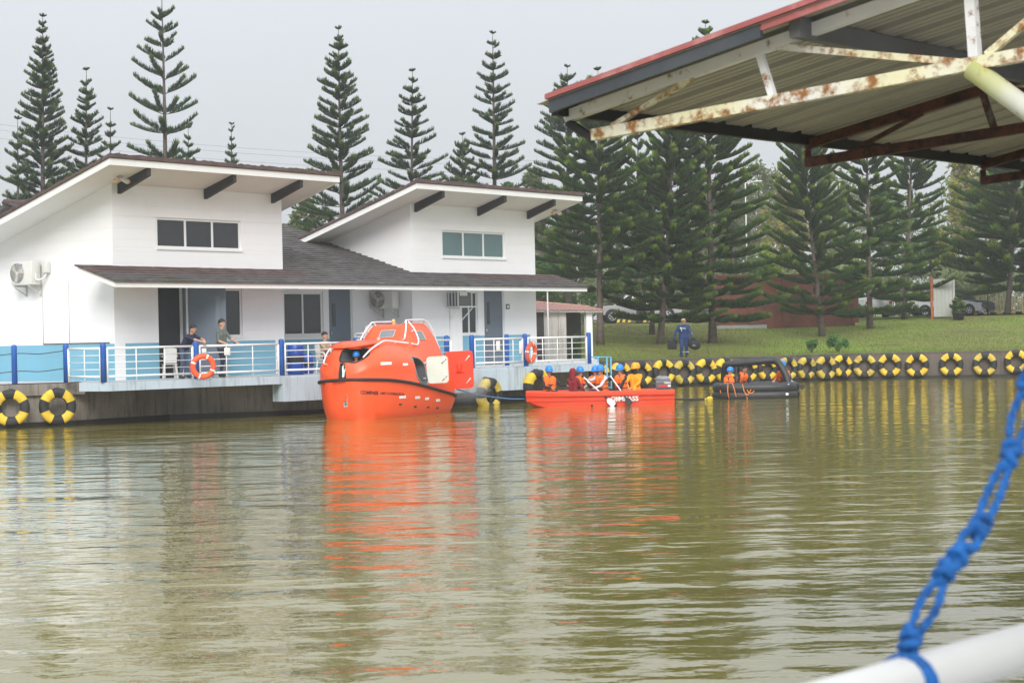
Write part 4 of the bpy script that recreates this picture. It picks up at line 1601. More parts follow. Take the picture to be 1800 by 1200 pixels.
def strip(u, v, w_, h, n=4):
    m = 5
    vs = [(u + w_ * i / n, v + h * j / m) for j in range(m + 1) for i in range(n + 1)]
    return vs, [(j * (n + 1) + i, j * (n + 1) + i + 1, (j + 1) * (n + 1) + i + 1, (j + 1) * (n + 1) + i) for j in range(m) for i in range(n)]
CD = V(-.868, -.495, 0).normalized()
CR = V(-.495, .868, 0)
def uv(px, py):
    return (px - 675.0) / 59.0, CH - ((py + .022 * (px - 900)) - 588) / 59.0
def decal_px(name, mat, px0, px1, py0, py1, off=.008, sides=4):
    u0, z1 = uv(px0, py0); u1, z0 = uv(px1, py1)
    v, f = strip(u0, z0, u1 - u0, z1 - z0, sides)
    return decal(name, mat, v, f, V(0, 0, 0), off=off)
def decal_text(s, px0, px1, py0, py1, size_px, mat, bold=.0, name='lettering'):
    v, f = text_shape(s, 1.0, bold)
    wv = max(p[0] for p in v)
    u0, z0 = uv(px0, py0); u1, z1 = uv(px1, py1)
    k = (u1 - u0) / wv
    h = size_px / 59.0 / .7
    vs = [(u0 + p[0] * k, z0 + (z1 - z0) * p[0] / wv + p[1] * h) for p in v]
    return decal(name, mat, vs, f, V(0, 0, 0), off=.018)
decal_text('COMPASS', 625, 656, 691.2, 693.4, 6.0, 'black_text', .035)
decal_text('LIMIT COVERAGE 24', 659, 703, 692.8, 696.5, 4.2, 'black_text', .02)
# the same name on the other bow
v, f = text_shape('COMPASS', 1.0, .02)
wv = max(p[0] for p in v)
d2 = V(-.70, .71, 0); r2 = V(.71, .70, 0)
decal('lettering', 'black_text', [(-.95 + p[0] / wv * .52, .76 + p[1] * .12) for p in v], f, V(0, 0, 0), d2, r2, .010)
for a in ((663, 683, 638, 642.3), (704, 714, 640.6, 644.6), (694, 707, 697, 701.5), (725, 735, 699, 703.5), (745, 753.5, 702, 706.5), (768, 777, 706, 710.5)):
    decal_px('reflective_tape', 'reflective_tape', *a)
pl_ = decal_px('draft_plate', 'steel', 596.6, 603, 691, 712.5, .010, 3)
for y in (694, 701.5, 706.5):
    decal_px('draft_mark', 'sign_green', 598, 601.6, y, y + 3.4, .014, 2)
for a in ((703, 711.5), (729, 717), (752.5, 719.5), (770, 722)):
    u, z = uv(*a)
    p = on_hull(V(0, 0, z) + CR * u - CD * 5, CD, .012)
    if p:
        mb = MB(); mb.rbox(p, (.11, .05, .045), .012); mb.build('hull_fitting', M['fender_black'], lb)
# rubbing strake right round
pts = [V(s[0] + .05 * max(0, (s[0] - 1.5)), s[1] + .026, s[2]) for s in ST]
fine = catmull(pts, 4) + [V(2.63, 0, 1.14)]
fine = fine + [V(p.x, -p.y, p.z) for p in fine[-2::-1]]
MB().tube(fine, .046, 8).build('rubbing_strake', M['fender_black'], lb)
# cab windows on the sloping front and on both sides, in grey frames
def cab_window(c, n, up_, w_, h, nm='cab_window'):
    c, n = V(*c), V(*n).normalized()
    u = V(*up_); u = (u - n * u.dot(n)).normalized(); s = u.cross(n)
    mb = MB()
    q = [c + s * (a * w_ / 2) + u * (b * h / 2) + n * .006 for a, b in ((-1, -1), (1, -1), (1, 1), (-1, 1))]
    mb.prism(rounded(q, .03), n * .012)
    o = mb.build(nm, M['glass_grey'], lb)
    fr_ = MB()
    ring = rounded([c + s * (a * (w_ / 2 + .02)) + u * (b * (h / 2 + .02)) + n * .012 for a, b in ((-1, -1), (1, -1), (1, 1), (-1, 1))], .04)
    fr_.tube(ring + [ring[0]], .015, 6)
    fr_.build('frame', M['bracket'], o)
def surf(o, d):
    h = bvh.ray_cast(V(*o), V(*d).normalized())
    return h[0], (h[1] if h[1].dot(V(*d)) < 0 else -h[1])
c, n = surf((2.5, .06, 2.45), (-1, 0, 0)); cab_window(c, n, (0, 0, 1), .46, .24)
for s in (1, -1):
    c, n = surf((-1.05, 3 * s, 2.36), (0, -s, 0)); cab_window(c, n, (0, 0, 1), .40, .26)
# lamp on the cab roof
mb = MB(); mb.tube([(-.75, .05, 2.70), (-.75, .05, 2.80)], .035, 8); mb.ell((-.75, .05, 2.84), (.06, .06, .065), n=10, m=6)
mb.build('cab_lamp', M['glow_lamp'], lb)
# white grab rails on stanchions, following the skin
def grab(pts, r=.026, posts=()):
    c = catmull(pts, 5)
    MB().tube(c, r, 8).build('grab_rail', M['rail_white'], lb)
    for p in posts:
        p = V(*p)
        mb = MB(); mb.tube([p, p + (V(p.x * .9, p.y * .8, p.z - .12) - p)], .018, 6); mb.build('rail_stanchion', M['steel'], lb)
def off_px(px, py, o):
    u, z = uv(px, py)
    return on_hull(V(0, 0, z) + CR * u - CD * 5, CD, o)
def path(pxs, o=.09):
    return [q for q in (off_px(a, b, o) for a, b in pxs) if q]
grab(path([(643, 631), (655, 619), (669, 609.5), (678, 605)]) + path([(690, 604), (706, 606), (722, 608)], .07), posts=[tuple(p) for p in path([(644, 630), (669, 609.5), (700, 606)], .085)])
for s in (1, -1):
    fr_ = [V(-.08, s * .78, 2.28), V(-.30, s * .72, 2.56), V(-.52, s * .62, 2.80), V(-.62, s * .58, 2.84), V(-1.2, s * .58, 2.85), V(-1.85, s * .55, 2.83), V(-2.12, s * .60, 2.62), V(-2.38, s * .68, 2.05), V(-2.56, s * .80, 1.40), V(-2.62, s * .9, .95)]
    grab(fr_, .024, posts=[tuple(fr_[k]) for k in (0, 3, 5, 7, 9)])
    g2 = [V(-.58, s * .66, 2.80), V(-.62, s * .84, 2.55), V(-.58, s * .98, 2.22), V(-.40, s * 1.03, 2.08), V(-.1, s * 1.0, 2.12)]
    grab(g2, .022, posts=[tuple(g2[1]), tuple(g2[3])])
g3 = [V(2.16, -.48, 2.08), V(2.32, -.52, 1.92), V(2.47, -.56, 1.66)]
grab(g3, .022, posts=[tuple(g3[0]), tuple(g3[2])])
# visor over the bow hatch, rim round the opening
vs_ = [V(1.62 + .66 * math.cos(a), .74 * math.sin(a), 2.15 - .09 * math.cos(a)) for a in [k * PI / 12 for k in range(-6, 7)]]
mb = MB()
mb.loft([[p, p + V(0, 0, .035), V(1.35, p.y * .8, 2.285), V(1.35, p.y * .8, 2.22)] for p in vs_], closed=True, cap=True)
mb.build('hatch_visor', M['boat_orange'], lb)
rim = rounded([V(0, -.04, 1.66), V(0, .50, 1.62), V(0, .74, 1.80), V(0, .62, 2.02), V(0, -.02, 2.03)], .10)
rp_ = [on_hull(V(5, p.y, p.z), (-1, 0, 0), .012) for p in rim]
MB().tube(rp_ + [rp_[0]], .022, 6).build('hatch_rim', M['fender_black'], lb)
rp_ = [on_hull(V(p.x, 5, p.z), (0, -1, 0), .006) for p in SH]
MB().tube(rp_ + [rp_[0]], .024, 6).build('hatch_rim', M['glass_grey'], lb)
# towing hook and chain in the slot
mb = MB()
mb.tube(catmull([(2.30, .08, 1.64), (2.42, .07, 1.50), (2.46, .09, 1.34), (2.52, .11, 1.20)], 5), .035, 8)
mb.tube(catmull([(2.36, .16, 1.56), (2.48, .14, 1.36), (2.54, .15, 1.20)], 5), .022, 6)
mb.build('towing_gear', M['steel'], lb)
# side hatch door swung out square to the side, white inside
def hatch_door(hx, hy, d, n, w_, z0, z1, mats, label, boss):
    """slab door from the hinge along d, inner face towards n"""
    d, n = V(*d).normalized(), V(*n).normalized()
    p0 = V(hx, hy, 0)
    q = rounded([p0 + V(0, 0, z0), p0 + d * w_ + V(0, 0, z0), p0 + d * w_ + V(0, 0, z1), p0 + V(0, 0, z1)], .13, 4)
    mb = MB(); mb.prism([a - n * .045 for a in q], n * .045)
    o = mb.build('hatch_door', M[mats[0]], lb)
    o['label'] = label
    c = sum(q, V(0, 0, 0)) / len(q)
    mb = MB(); mb.prism([c + (a - c) * .94 + n * .002 for a in q], n * .012)
    mb.build('door_lining', M[mats[1]], o)
    for f_ in (.18, .78):
        a = p0 + d * (w_ * .80) + V(0, 0, z0 + (z1 - z0) * f_) + n * .03
        mb = MB(); mb.tube([a - d * .07 - V(0, 0, .06), a + d * .06 + V(0, 0, .08)], .018, 6); mb.ell(a + d * .06 + V(0, 0, .08), (.03, .03, .03), n=8, m=6)
        mb.build('latch_handle', M['steel'] if not boss else M['grp_white'], o)
    if boss:
        a = p0 + d * (w_ * .52) + V(0, 0, z0 + (z1 - z0) * .56) + n * .03
        mb = MB(); mb.rbox(a, (.24, .10, .26), .03, M=None); mb.build('handle_boss', M['hatch_orange'], o)
        a2 = a + V(0, 0, -.13) + n * .02
        mb = MB(); mb.tube([a2 - d * .13, a2 + d * .13], .022, 6); mb.build('handle', M['hatch_orange'], o)
    for f_ in (.22, .75):
        a = p0 + V(0, 0, z0 + (z1 - z0) * f_)
        mb = MB(); mb.tube([a - d * .10, a + d * .04], .03, 8); mb.build('hinge', M['bracket'], o)
hatch_door(-.34, 1.32, (-.30, .95, 0), (.95, .30, 0), .70, .86, 1.72, ('boat_orange', 'grp_white'), 'open side hatch door showing its white inside', False)
hatch_door(-2.36, .92, (-.36, .93, 0), (.93, .36, 0), .86, .66, 1.83, ('hatch_orange', 'hatch_orange'), 'open red orange stern hatch door with two pale latches', True)
# little deck fittings
for x, y in ((.75, .35), (.75, -.35), (-2.2, .2)):
    c, n = surf((x, y, 5), (0, 0, -1))
    mb = MB(); mb.tube([c - V(0, 0, .02), c + V(0, 0, .07)], .05, 10); mb.build('vent_cap', M['bracket'], lb)

# ================================================================== OPEN WORKBOAT
wbo = Vector((2.80, 64.55, 0))
wb = empty('workboat', wbo, PI + R(1.5), 'open red orange workboat full of people in helmets, white COMPASS lettering', 'boat')
# local x towards the bow (which points to the house), y port = towards the camera
def wb_sec(x, bm_, zg, zk, ins):
    o = [V(x, 0, zk), V(x, .55 * bm_, zk + .01), V(x, .80 * bm_, zk + .10), V(x, .835 * bm_, .17), V(x, .88 * bm_, .175), V(x, .90 * bm_, zg - .17), V(x, .965 * bm_, zg - .165), V(x, bm_, zg - .12), V(x, bm_, zg - .02), V(x, bm_ - .03, zg + .01),
         V(x, bm_ - .13, zg + .01), V(x, bm_ - .16, zg - .03), V(x, bm_ - .19, ins), V(x, 0, ins - .01)]
    return o + [V(p.x, -p.y, p.z) for p in o[-2:0:-1]]
st = [(-2.36, .80, .47, -.12, .16), (-2.2, .84, .47, -.16, .14), (-1.2, .88, .47, -.2, .12), (0, .90, .475, -.2, .12), (1.0, .88, .48, -.18, .12), (1.6, .82, .485, -.13, .14), (2.0, .72, .49, -.06, .18), (2.25, .60, .495, .04, .25), (2.38, .50, .495, .16, .36)]
mb = MB()
mb.loft([wb_sec(*q) for q in st], closed=True, cap=True, smooth=False)
hm_ = mb.mesh('hull', [M['workboat_orange']])
bm = bmesh.new(); bm.from_mesh(hm_); bmesh.ops.recalc_face_normals(bm, faces=bm.faces)
bmesh.ops.bevel(bm, geom=[e for e in bm.edges if e.calc_face_angle(0) > .5], offset=.012, segments=2, affect='EDGES')
bm.to_mesh(hm_); bm.free()
for p in hm_.polygons: p.use_smooth = True
try: hm_.set_sharp_from_angle(angle=R(30))
except Exception: pass
link('hull', hm_, wb)
for x in (-1.6, -.5, .5, 1.5):
    MB().rbox((x, 0, .30), (.28, 1.34, .05), .015).build('thwart', M['workboat_orange'], wb)
# stylised name: C, a ring with a star for the O, M P A S S, on the near side
xt = -.02
def wb_text(s, x0, x1, z0, h):
    v, f = text_shape(s, 1.0, .035)
    wv = max(p[0] for p in v)
    return MB().add([(x0 - (x0 - x1) * p[0] / wv, .838 * .885 + .012 + 0 * p[1], z0 + p[1] * h / .7) for p in v], f)
yb = .905 * .89
def flat_text(s, xa, xb, nm='lettering'):
    v, f = text_shape(s, 1.0, .03)
    lo = min(p[0] for p in v); wv = max(p[0] for p in v) - lo
    mb = MB()
    mb.add([(xa + (xb - xa) * (p[0] - lo) / wv, .815 + (p[1]) * .02, .150 - .0 + p[1] * .155 / .7) for p in v], f)
    return mb
def px_wb(px): return -((px - 900 + .022 * -105) / 54.3 - wbo.x)
for s, a, b in (('C', 1071, 1077), ('MPASS', 1084.5, 1119)):
    mb = flat_text(s, px_wb(a), px_wb(b))
    mb.build('lettering', M['white_text'], wb)
cx_ = px_wb(1080.5)
mb = MB()
for r0, r1 in ((.062, .082), (.030, .040)):
    n = 24
    vs = [(cx_ + r_ * math.cos(2 * PI * k / n), .822, .228 + r_ * math.sin(2 * PI * k / n)) for r_ in (r0, r1) for k in range(n)]
    mb.add(vs, [(k, (k + 1) % n, n + (k + 1) % n, n + k) for k in range(n)])
for k in range(4):
    a = k * PI / 2
    mb.add([(cx_ + .09 * math.cos(a), .824, .228 + .09 * math.sin(a)), (cx_ + .02 * math.cos(a + 1.2), .824, .228 + .02 * math.sin(a + 1.2)), (cx_ + .02 * math.cos(a - 1.2), .824, .228 + .02 * math.sin(a - 1.2))], [(0, 1, 2)])
mb.build('emblem', M['white_text'], wb)

# outboard motor on the transom
om = empty('outboard_motor', (wbo.x + 2.08, wbo.y + .05, .40), R(-4), 'grey outboard motor with red stripe tilted on the workboat stern', 'motor')
mb = MB()
mb.loft([[V(sx * a + ox, sy * b, z) for a, b in [(-.5, -.5), (.42, -.5), (.5, -.3), (.5, .3), (.42, .5), (-.5, .5)]] for sx, sy, z, ox in ((.44, .28, .06, 0), (.50, .32, .12, 0), (.50, .32, .30, .0), (.46, .30, .37, -.01))], closed=True, cap=True, smooth=False)
mb.build('cowling', M['motor_grey'], om)
mb = MB()
mb.loft([[V(sx * a + ox, sy * b, z) for a, b in [(-.5, -.5), (.42, -.5), (.5, -.3), (.5, .3), (.42, .5), (-.5, .5)]] for sx, sy, z, ox in ((.465, .305, .371, -.01), (.44, .28, .45, -.02), (.30, .2, .50, -.03))], closed=True, cap=True)
mb.build('cowling_top', M['motor_top'], om)
MB().box(-.17, -.172, .155, .14, -.162, .215).build('stripe', M['motor_red'], om)
MB().box(.142, -.1725, .155, .235, -.1622, .215).build('stripe', M['reflective_tape'], om)
v, f = text_shape('YAMAHA', .12, .002)
MB().add([(.02 + p[0] * .45, -.163, .255 + p[1] * .75) for p in v], f).build('lettering', M['white_text'], om)
MB().tube([(.05, 0, .08), (.10, 0, -.3), (.16, 0, -.75)], [.09, .07, .05], 10).build('leg', M['motor_grey'], om)
MB().tube([(-.22, .0, .16), (-.50, -.02, .20)], .022, 8).build('tiller', M['fender_black'], om)
mb = MB()
for k in range(3):
    a = k * 2 * PI / 3
    mb.ell((.22, .09 * math.cos(a), -.72 + .09 * math.sin(a)), (.02, .05, .09), Matrix.Rotation(a, 3, 'X'), 8, 6)
mb.build('propeller', M['motor_grey'], om)

# ================================================================== RAFT
ro = Vector((8.35, 68.55, 0))
rf = empty('life_raft', ro, R(-3), 'black inflatable raft with a tubular arch and orange straps, towed behind the workboat', 'raft')
oct_ = [(1.25, -.55), (1.32, 0), (1.22, .6), (.75, .95), (-.75, .95), (-1.22, .6), (-1.30, 0), (-1.22, -.55), (-.8, -.95), (.8, -.95)]
for z, r_ in ((.10, .19), (.36, .18)):
    ring = catmull([V(x, y, z) for x, y in oct_] + [V(*oct_[0], z)], 4)
    MB().tube(ring, r_, 12, caps=False).build('buoyancy_tube', M['raft_black'], rf)
MB().prism([V(x * .95, y * .93, .06) for x, y in oct_], (0, 0, .05)).build('raft_floor', M['raft_black'], rf)
arch = catmull([(1.10, -.40, .45), (1.00, -.30, .80), (.80, -.15, 1.16), (.62, -.05, 1.26), (.2, 0, 1.25), (-.4, .1, 1.20), (-.88, .2, 1.16), (-1.02, .32, 1.02), (-1.05, .5, .45)], 5)
MB().tube(arch, .125, 12).build('arch_tube', M['raft_black'], rf)
def strap(pts): MB().tube(catmull(pts, 5), .018, 5).build('strap', M['strap_orange'], rf)
strap([(-1.22, -.75, .52), (-1.25, -.85, .30), (-1.22, -.80, .02)])
strap([(-1.0, -.98, .52), (-1.02, -1.15, .25), (-.98, -1.08, .02)])
strap([(-.52, -1.12, .50), (-.47, -1.17, .28), (-.40, -1.16, .12), (-.36, -1.16, -.02)])
strap([(-.40, -1.13, .38), (-.30, -1.17, .20), (-.15, -1.15, .24), (-.08, -1.1, .46)])
strap([(-.50, -1.13, .30), (-.35, -1.17, .14), (-.18, -1.14, .44)])
strap([(-.85, -1.05, .52), (-.8, -1.17, .34), (-.74, -1.14, .08)])
MB().rbox((.98, -1.08, .13), (.10, .05, .09), .02).build('valve_patch', M['paper'], rf)
MB().bar((.95, -1.04, .40), (1.06, -1.0, .47), .03, .03).build('valve_patch', M['paper'], rf)

# tow lines
def line(name, pts, r, mat, label, cat='rope'):
    pts = [Vector(p) for p in pts]
    o = pts[0].copy()
    ob = MB().tube([p - o for p in catmull(pts, 5)], r, 6).build(name, M[mat], None, o)
    return tag(ob, label, cat)
line('tow_rope', [at(803, 684, 62.6), at(835, 692, 64.2), at(862, 697, 65.0), at(895, 700.5, 65), at(922, 701, 64.9)], .022, 'cable_blue', 'dark blue rope running from the lifeboat stern to the workboat bow')
tw = line('tow_rope', [at(1177, 698, 64.4), at(1186, 701, 66), at(1197, 701.5, 66.8), at(1212, 701.5, 67.3), at(1232, 701, 67.6), at(1257, 700, 67.6)], .035, 'cable_dark', 'dark tow line with blue sleeve between the workboat and the black raft')
fl = empty('float', at(1247.5, 700.5, 67.4), 0, 'small yellow float on the tow line in front of the raft', 'float')
MB().ell((0, 0, 0), (.11, .09, .08), n=12, m=8).build('float_body', M['kerb_yellow'], fl)
MB().tube([(-.11, 0, 0), (-.17, 0, -.02)], .03, 6).build('float_neck', M['kerb_yellow'], fl)

# ================================================================== THE PEOPLE
GD, GB_, GR_ = 'men on the deck', 'people in the workboat', 'people in the raft'
def onfloor(px, Y, z=1.258):
    p = at(px, 640, Y); p.z = z
    return p
person('man in navy polo shirt and jeans leaning with folded arms on a blue railing post', onfloor(324, 59.25), R(52), 'lean', 'navy', 'denim', 'skin_tan', lean=.72,
       wr=[V(.02, -.84, 1.08), V(.06, -.80, 1.15)], hints=[V(-1, -.2, -.4), V(1, -.2, -.4)], forearm_skin=True, head_turn=.35, scale=.99)
person('man in grey green polo shirt and dark jeans standing at the railing holding a phone', onfloor(389.5, 60.05), R(62), 'walk', 'sage', 'dark_denim', 'skin_tan',
       wr=[V(-.12, -.30, 1.0), V(.22, -.42, 1.05)], hints=[V(-.6, .6, -.6), V(.6, .6, -.6)], forearm_skin=True, lean=.06, head_turn=.1)
ph = empty('phone', at(411.5, 603, 59.75), 0, 'dark blue phone held by the man in the grey green shirt', 'phone')
MB().rbox((0, 0, 0), (.09, .02, .045), .006).build('phone_case', M['bright_blue'], ph)
MB().box(-.036, -.0125, -.016, .036, -.0102, .016).build('screen', M['glass_dark'], ph)
cpos = onfloor(572, 63.75)
person('man in khaki shirt and black vest sitting on a white chair with arms crossed', cpos + Vector((0, 0, .38)), R(55), 'sit', 'khaki', 'black_cloth', 'skin_tan',
       wr=[V(.10, -.24, .36), V(-.10, -.22, .40)], hints=[V(-1, -.1, -.5), V(1, -.1, -.5)])


def plastic_chair(loc, rz, label, group=None, stack=1):
    c = empty('plastic_chair', loc, rz, label, 'chair', group)
    MB().rbox((0, 0, .42), (.44, .42, .03), .012).build('seat', M['plastic_white'], c)
    bk = MB()
    pts = [[V(-.20 + .40 * k / 6, .19 + .05 * t - .04 * math.cos((k - 3) / 3 * 1.2) * -1, .46 + .42 * t + (.05 * (1 - ((k - 3) / 3) ** 2) if t == 1 else 0)) for k in range(7)] for t in (0, .5, 1)]
    bk.loft(pts)
    bk.loft([[p + V(0, .02, 0) for p in r_][::-1] for r_ in pts])
    bk.build('backrest', M['plastic_white'], c)
    for sx in (-1, 1):
        for sy in (-1, 1):
            MB().bar((sx * .18, sy * .17, .41), (sx * .22, sy * .21, 0), .045, .045).build('leg', M['plastic_white'], c)
        MB().tube(catmull([(sx * .22, .20, .66), (sx * .25, 0, .67), (sx * .24, -.17, .62), (sx * .21, -.18, .42)], 4), .022, 6).build('armrest', M['plastic_white'], c)
    return c
plastic_chair(cpos + Vector((.0, .0, 0)), R(55), 'white plastic chair under the man in the khaki shirt')
plastic_chair(onfloor(297, 60.6), R(200), 'white plastic chair with slim legs behind the leaning man')
for k in range(3):
    plastic_chair(onfloor(641, 66.0) + Vector((0, 0, .13 * k + .32)), R(230), ['lowest', 'middle', 'topmost'][k] + ' white plastic chair of the stack behind the lifeboat cab')
plastic_chair(onfloor(666, 66.4) + Vector((0, 0, .50)), R(215), 'white plastic chair standing behind the stacked ones at the wall')
bx = empty('crate', onfloor(648, 66.2) - Vector((0, 0, .0)), R(55), 'low pale crate carrying the white plastic chairs behind the lifeboat', 'crate')
for z in (0, .11, .22):
    MB().box(-.55, -.45, z + .005, .75, .45, z + .09).build('slat', M['shed_wall'], bx)
# blue plastic drums
def drum(loc, r_, h, label, band=True):
    d = empty('drum', loc, 0, label, 'drum', 'blue plastic drums on the deck')
    mb = MB()
    prof = [(r_ * .9, 0), (r_, .03), (r_, h * .30), (r_ * 1.03, h * .33), (r_, h * .36), (r_, h * .64), (r_ * 1.03, h * .67), (r_, h * .70), (r_, h - .05), (r_ * .9, h)]
    mb.loft([[V(q * math.cos(a), q * math.sin(a), z) for a in [2 * PI * k / 20 for k in range(20)]] for q, z in prof], closed=True, cap=True)
    mb.build('drum_body', M['plastic_blue'], d)
    if band:
        MB().loft([[V(q * math.cos(a), q * math.sin(a), z) for a in [2 * PI * k / 20 for k in range(20)]] for q, z in ((r_ + .006, h * .40), (r_ + .008, h * .41), (r_ + .008, h * .60), (r_ + .006, h * .61))], closed=True).build('band', M['strap_dark'], d)
    MB().tube([(r_ * .5, 0, h), (r_ * .5, 0, h + .035)], .04, 10).build('bung', M['strap_dark'], d)
drum(onfloor(520, 61.9), .26, .98, 'tall blue plastic drum with a black band behind the railing')
drum(onfloor(540, 63.0), .20, .62, 'shorter blue plastic drum next to the banded one')
cp = empty('cable_coil', onfloor(389, 60.25), 0, 'loose coil of pale cable on the deck at the feet of the standing man', 'cable')
mb = MB(); mb.tube([(.24 * math.cos(a) * (1 + .05 * math.sin(3 * a)), .15 * math.sin(a), .02 + .012 * (a / 6)) for a in [k * .35 for k in range(48)]], .014, 5)
mb.build('cable_loops', M['bracket'], cp)

# in the workboat
def seat(px, dy, z=.33):
    p = at(px, 690, 64.5 + dy); p.z = z
    return p
person('person in blue helmet and orange life vest alone at the workboat bow', seat(966, .0), R(12), 'sit', 'black_cloth', 'black_cloth', helmet='helmet_blue', vest=True, hair=None, group=GB_,
       wr=[V(-.02, -.32, .28), V(.52, -.30, .34)], hints=[V(-1, .1, -.5), V(.5, 0, -.8)])
person('person in maroon hooded jacket seated with the back turned in the workboat', seat(1008, -.28, .30), R(140), 'sit', 'maroon', 'grey_cloth', hood='maroon', hair=None, group=GB_, wr=[V(-.2, -.35, .2), V(.2, -.35, .2)], scale=.97)
person('person in blue helmet and orange vest half hidden behind the maroon jacket', seat(1020.5, .38), R(48), 'sit', 'navy', 'grey_cloth', helmet='helmet_blue', vest=True, hair=None, group=GB_, wr=[V(-.25, -.35, .25), V(.2, -.4, .25)], scale=.95)
person('person in blue helmet and orange vest hidden behind the paddler in white sleeves', seat(1047, .42), R(-30), 'sit', 'white_cloth', 'grey_cloth', helmet='helmet_blue', vest=True, hair=None, group=GB_, wr=[V(-.25, -.35, .25), V(.2, -.4, .25)], scale=.96)
person('paddler in blue helmet, orange vest and white sleeves in the workboat', seat(1060, -.22), R(-52), 'sit', 'white_cloth', 'black_cloth', helmet='helmet_blue', vest=True, hair=None, group=GB_,
       wr=[V(-.30, -.42, .52), V(.02, -.42, .22)], hints=[V(-1, -.1, -.3), V(.9, .4, -.5)], gloves='strap_dark', lean=.12)
person('paddler in blue helmet, orange vest and black sleeves with long dark hair in the workboat', seat(1093, -.22), R(-42), 'sit', 'black_cloth', 'black_cloth', helmet='helmet_blue', vest=True, hair='hair', group=GB_,
       wr=[V(-.30, -.42, .50), V(.14, -.42, .10)], hints=[V(-1, -.1, -.3), V(1, .3, -.4)], gloves='strap_dark', lean=.1)
person('person in yellow helmet, yellow jacket and black face mask at the workboat stern', seat(1117, .15, .36), R(-24), 'sit', 'yellow_cloth', 'yellow_cloth', helmet='helmet_yellow', mask='black_cloth', hair=None, group=GB_,
       wr=[V(-.10, -.38, .22), V(.08, -.38, .20)], hints=[V(-1, 0, -.5), V(1, 0, -.5)])


def paddle(a, b, label, flip=1):
    a, b = Vector(a), Vector(b)
    t = empty('paddle', a, 0, label, 'paddle', 'paddles of the workboat crew')
    d = (b - a).normalized(); L_ = (b - a).length
    MB().tube([V(0, 0, 0), d * (L_ * .60)], .022, 8).build('shaft', M['white_text'], t)
    MB().tube([d * (L_ * .60), d * (L_ * .80)], .024, 8).build('grip_sleeve', M['strap_dark'], t)
    MB().tube([-d * .03, d * .03], [.045, .03], 8).build('grip', M['strap_dark'], t)
    s = d.cross(V(0, 1, 0)).normalized()
    n = s.cross(d)
    pr = [(-.02, .78), (-.09, .86), (-.10, .97), (-.05, 1.02), (.05, 1.02), (.10, .97), (.09, .86), (.02, .78)]
    MB().prism([s * u + d * (L_ * v) - n * .01 for u, v in pr], n * .02).build('blade', M['white_text' if flip else 'fender_black'], t)
paddle(at(1025, 662, 64.2), at(1079, 711, 63.5), 'white bladed paddle held by the person in white sleeves', 1)
paddle(at(1072, 659, 64.2), at(1108, 710, 63.5), 'black bladed paddle held by the person in black sleeves', 0)

# in the raft
def rseat(px, dy, z=.28):
    p = at(px, 680, ro.y + dy); p.z = z
    return p
person('person in blue helmet and orange vest crouching with back turned at the raft edge', rseat(1280, -.5, .20), R(150), 'sit', 'black_cloth', 'black_cloth', helmet='helmet_blue', vest=True, hair=None, group=GR_, wr=[V(-.2, -.4, .2), V(.25, -.3, .3)], lean=.3, scale=.92)
person('bareheaded person in orange vest bent forward beside the blue helmet in the raft', rseat(1300, .25, .30), R(40), 'sit', 'black_cloth', 'black_cloth', vest=True, group=GR_, wr=[V(-.2, -.45, .2), V(.2, -.45, .2)], lean=.45, scale=.92)
person('person in orange vest leaning behind the arch leg at the far end of the raft', rseat(1379, .30, .34), R(-35), 'sit', 'vest_orange', 'navy', vest=True, group=GR_, wr=[V(-.25, -.35, .25), V(.4, -.3, .0)], lean=.15, helmet='helmet_blue', hair=None, scale=.92)
paddle(at(1380, 663, 68.7), at(1413, 681, 68.6), 'short black paddle sticking out past the end of the raft', 0)

# in the lifeboat (hatch openings)
def in_boat(x, y, z): return lb.matrix_world @ V(x, y, z)
person('person in blue helmet looking out of the bow hatch of the lifeboat', in_boat(1.92, .22, 1.12), LBA + PI / 2 + .3, 'sit', 'vest_orange', 'navy', helmet='helmet_blue', hair=None, wr=[V(-.2, -.25, .3), V(.2, -.25, .3)], scale=.86)
person('person in dark blue clothes sitting inside the side hatch of the lifeboat', in_boat(-.05, .72, .70), LBA + PI, 'sit', 'coverall', 'navy', hair='hair', wr=[V(-.2, -.25, .3), V(.2, -.25, .3)], scale=.9)

# on the bank
bp = at(1203, 628, 86.6); bp.z = lawn_z(bp.x, bp.y)
pr_ = person('man in dark blue coverall with pale reflective stripes carrying black bags on the bank', bp, R(-8), 'walk', 'coverall', 'coverall', 'skin_tan', hair=None,
       wr=[V(-.40, -.10, .88), V(.33, -.16, .84)], hints=[V(-1, .3, -.2), V(1, .3, -.2)], gloves='strap_dark', lean=.12, bulk=1.38)
cap = MB(); cap.ell((0, -.13, 1.66), (.105, .12, .085), n=12, m=8, zmin=-.2); cap.rbox((0, -.25, 1.645), (.13, .10, .015), .006)
cap.build('cap', M['khaki'], pr_)
for a, b in (((-.16, -.19, 1.33), (.10, -.20, 1.30)), ((-.13, -.185, 1.36), (-.07, -.2, 1.18))):
    MB().tube([a, b], .018, 5).build('reflective_stripe', M['white_cloth'], pr_)
for s, y_ in ((-1, -.06), (1, .07)):
    MB().tube([(s * .105 + .078 * math.cos(a), y_ + .066 * math.sin(a), .29) for a in [k * PI / 6 for k in range(13)]], .018, 5).build('reflective_stripe', M['white_cloth'], pr_)
for e in ((-.33, -.0, 1.10), (.31, -.03, 1.07)):
    MB().tube([(e[0] + .055 * math.cos(a), e[1] + .06 * math.sin(a), e[2] + .02 * math.cos(a)) for a in [k * PI / 6 for k in range(13)]], .016, 5).build('reflective_stripe', M['white_cloth'], pr_)
b1 = empty('bag', bp + Vector((-.52, .05, .50)), R(10), 'flat black bag hanging from the coverall man on the side of the leaning trees', 'bag')
MB().rbox((0, 0, .12), (.40, .16, .42), .04).build('bag_body', M['black_cloth'], b1)
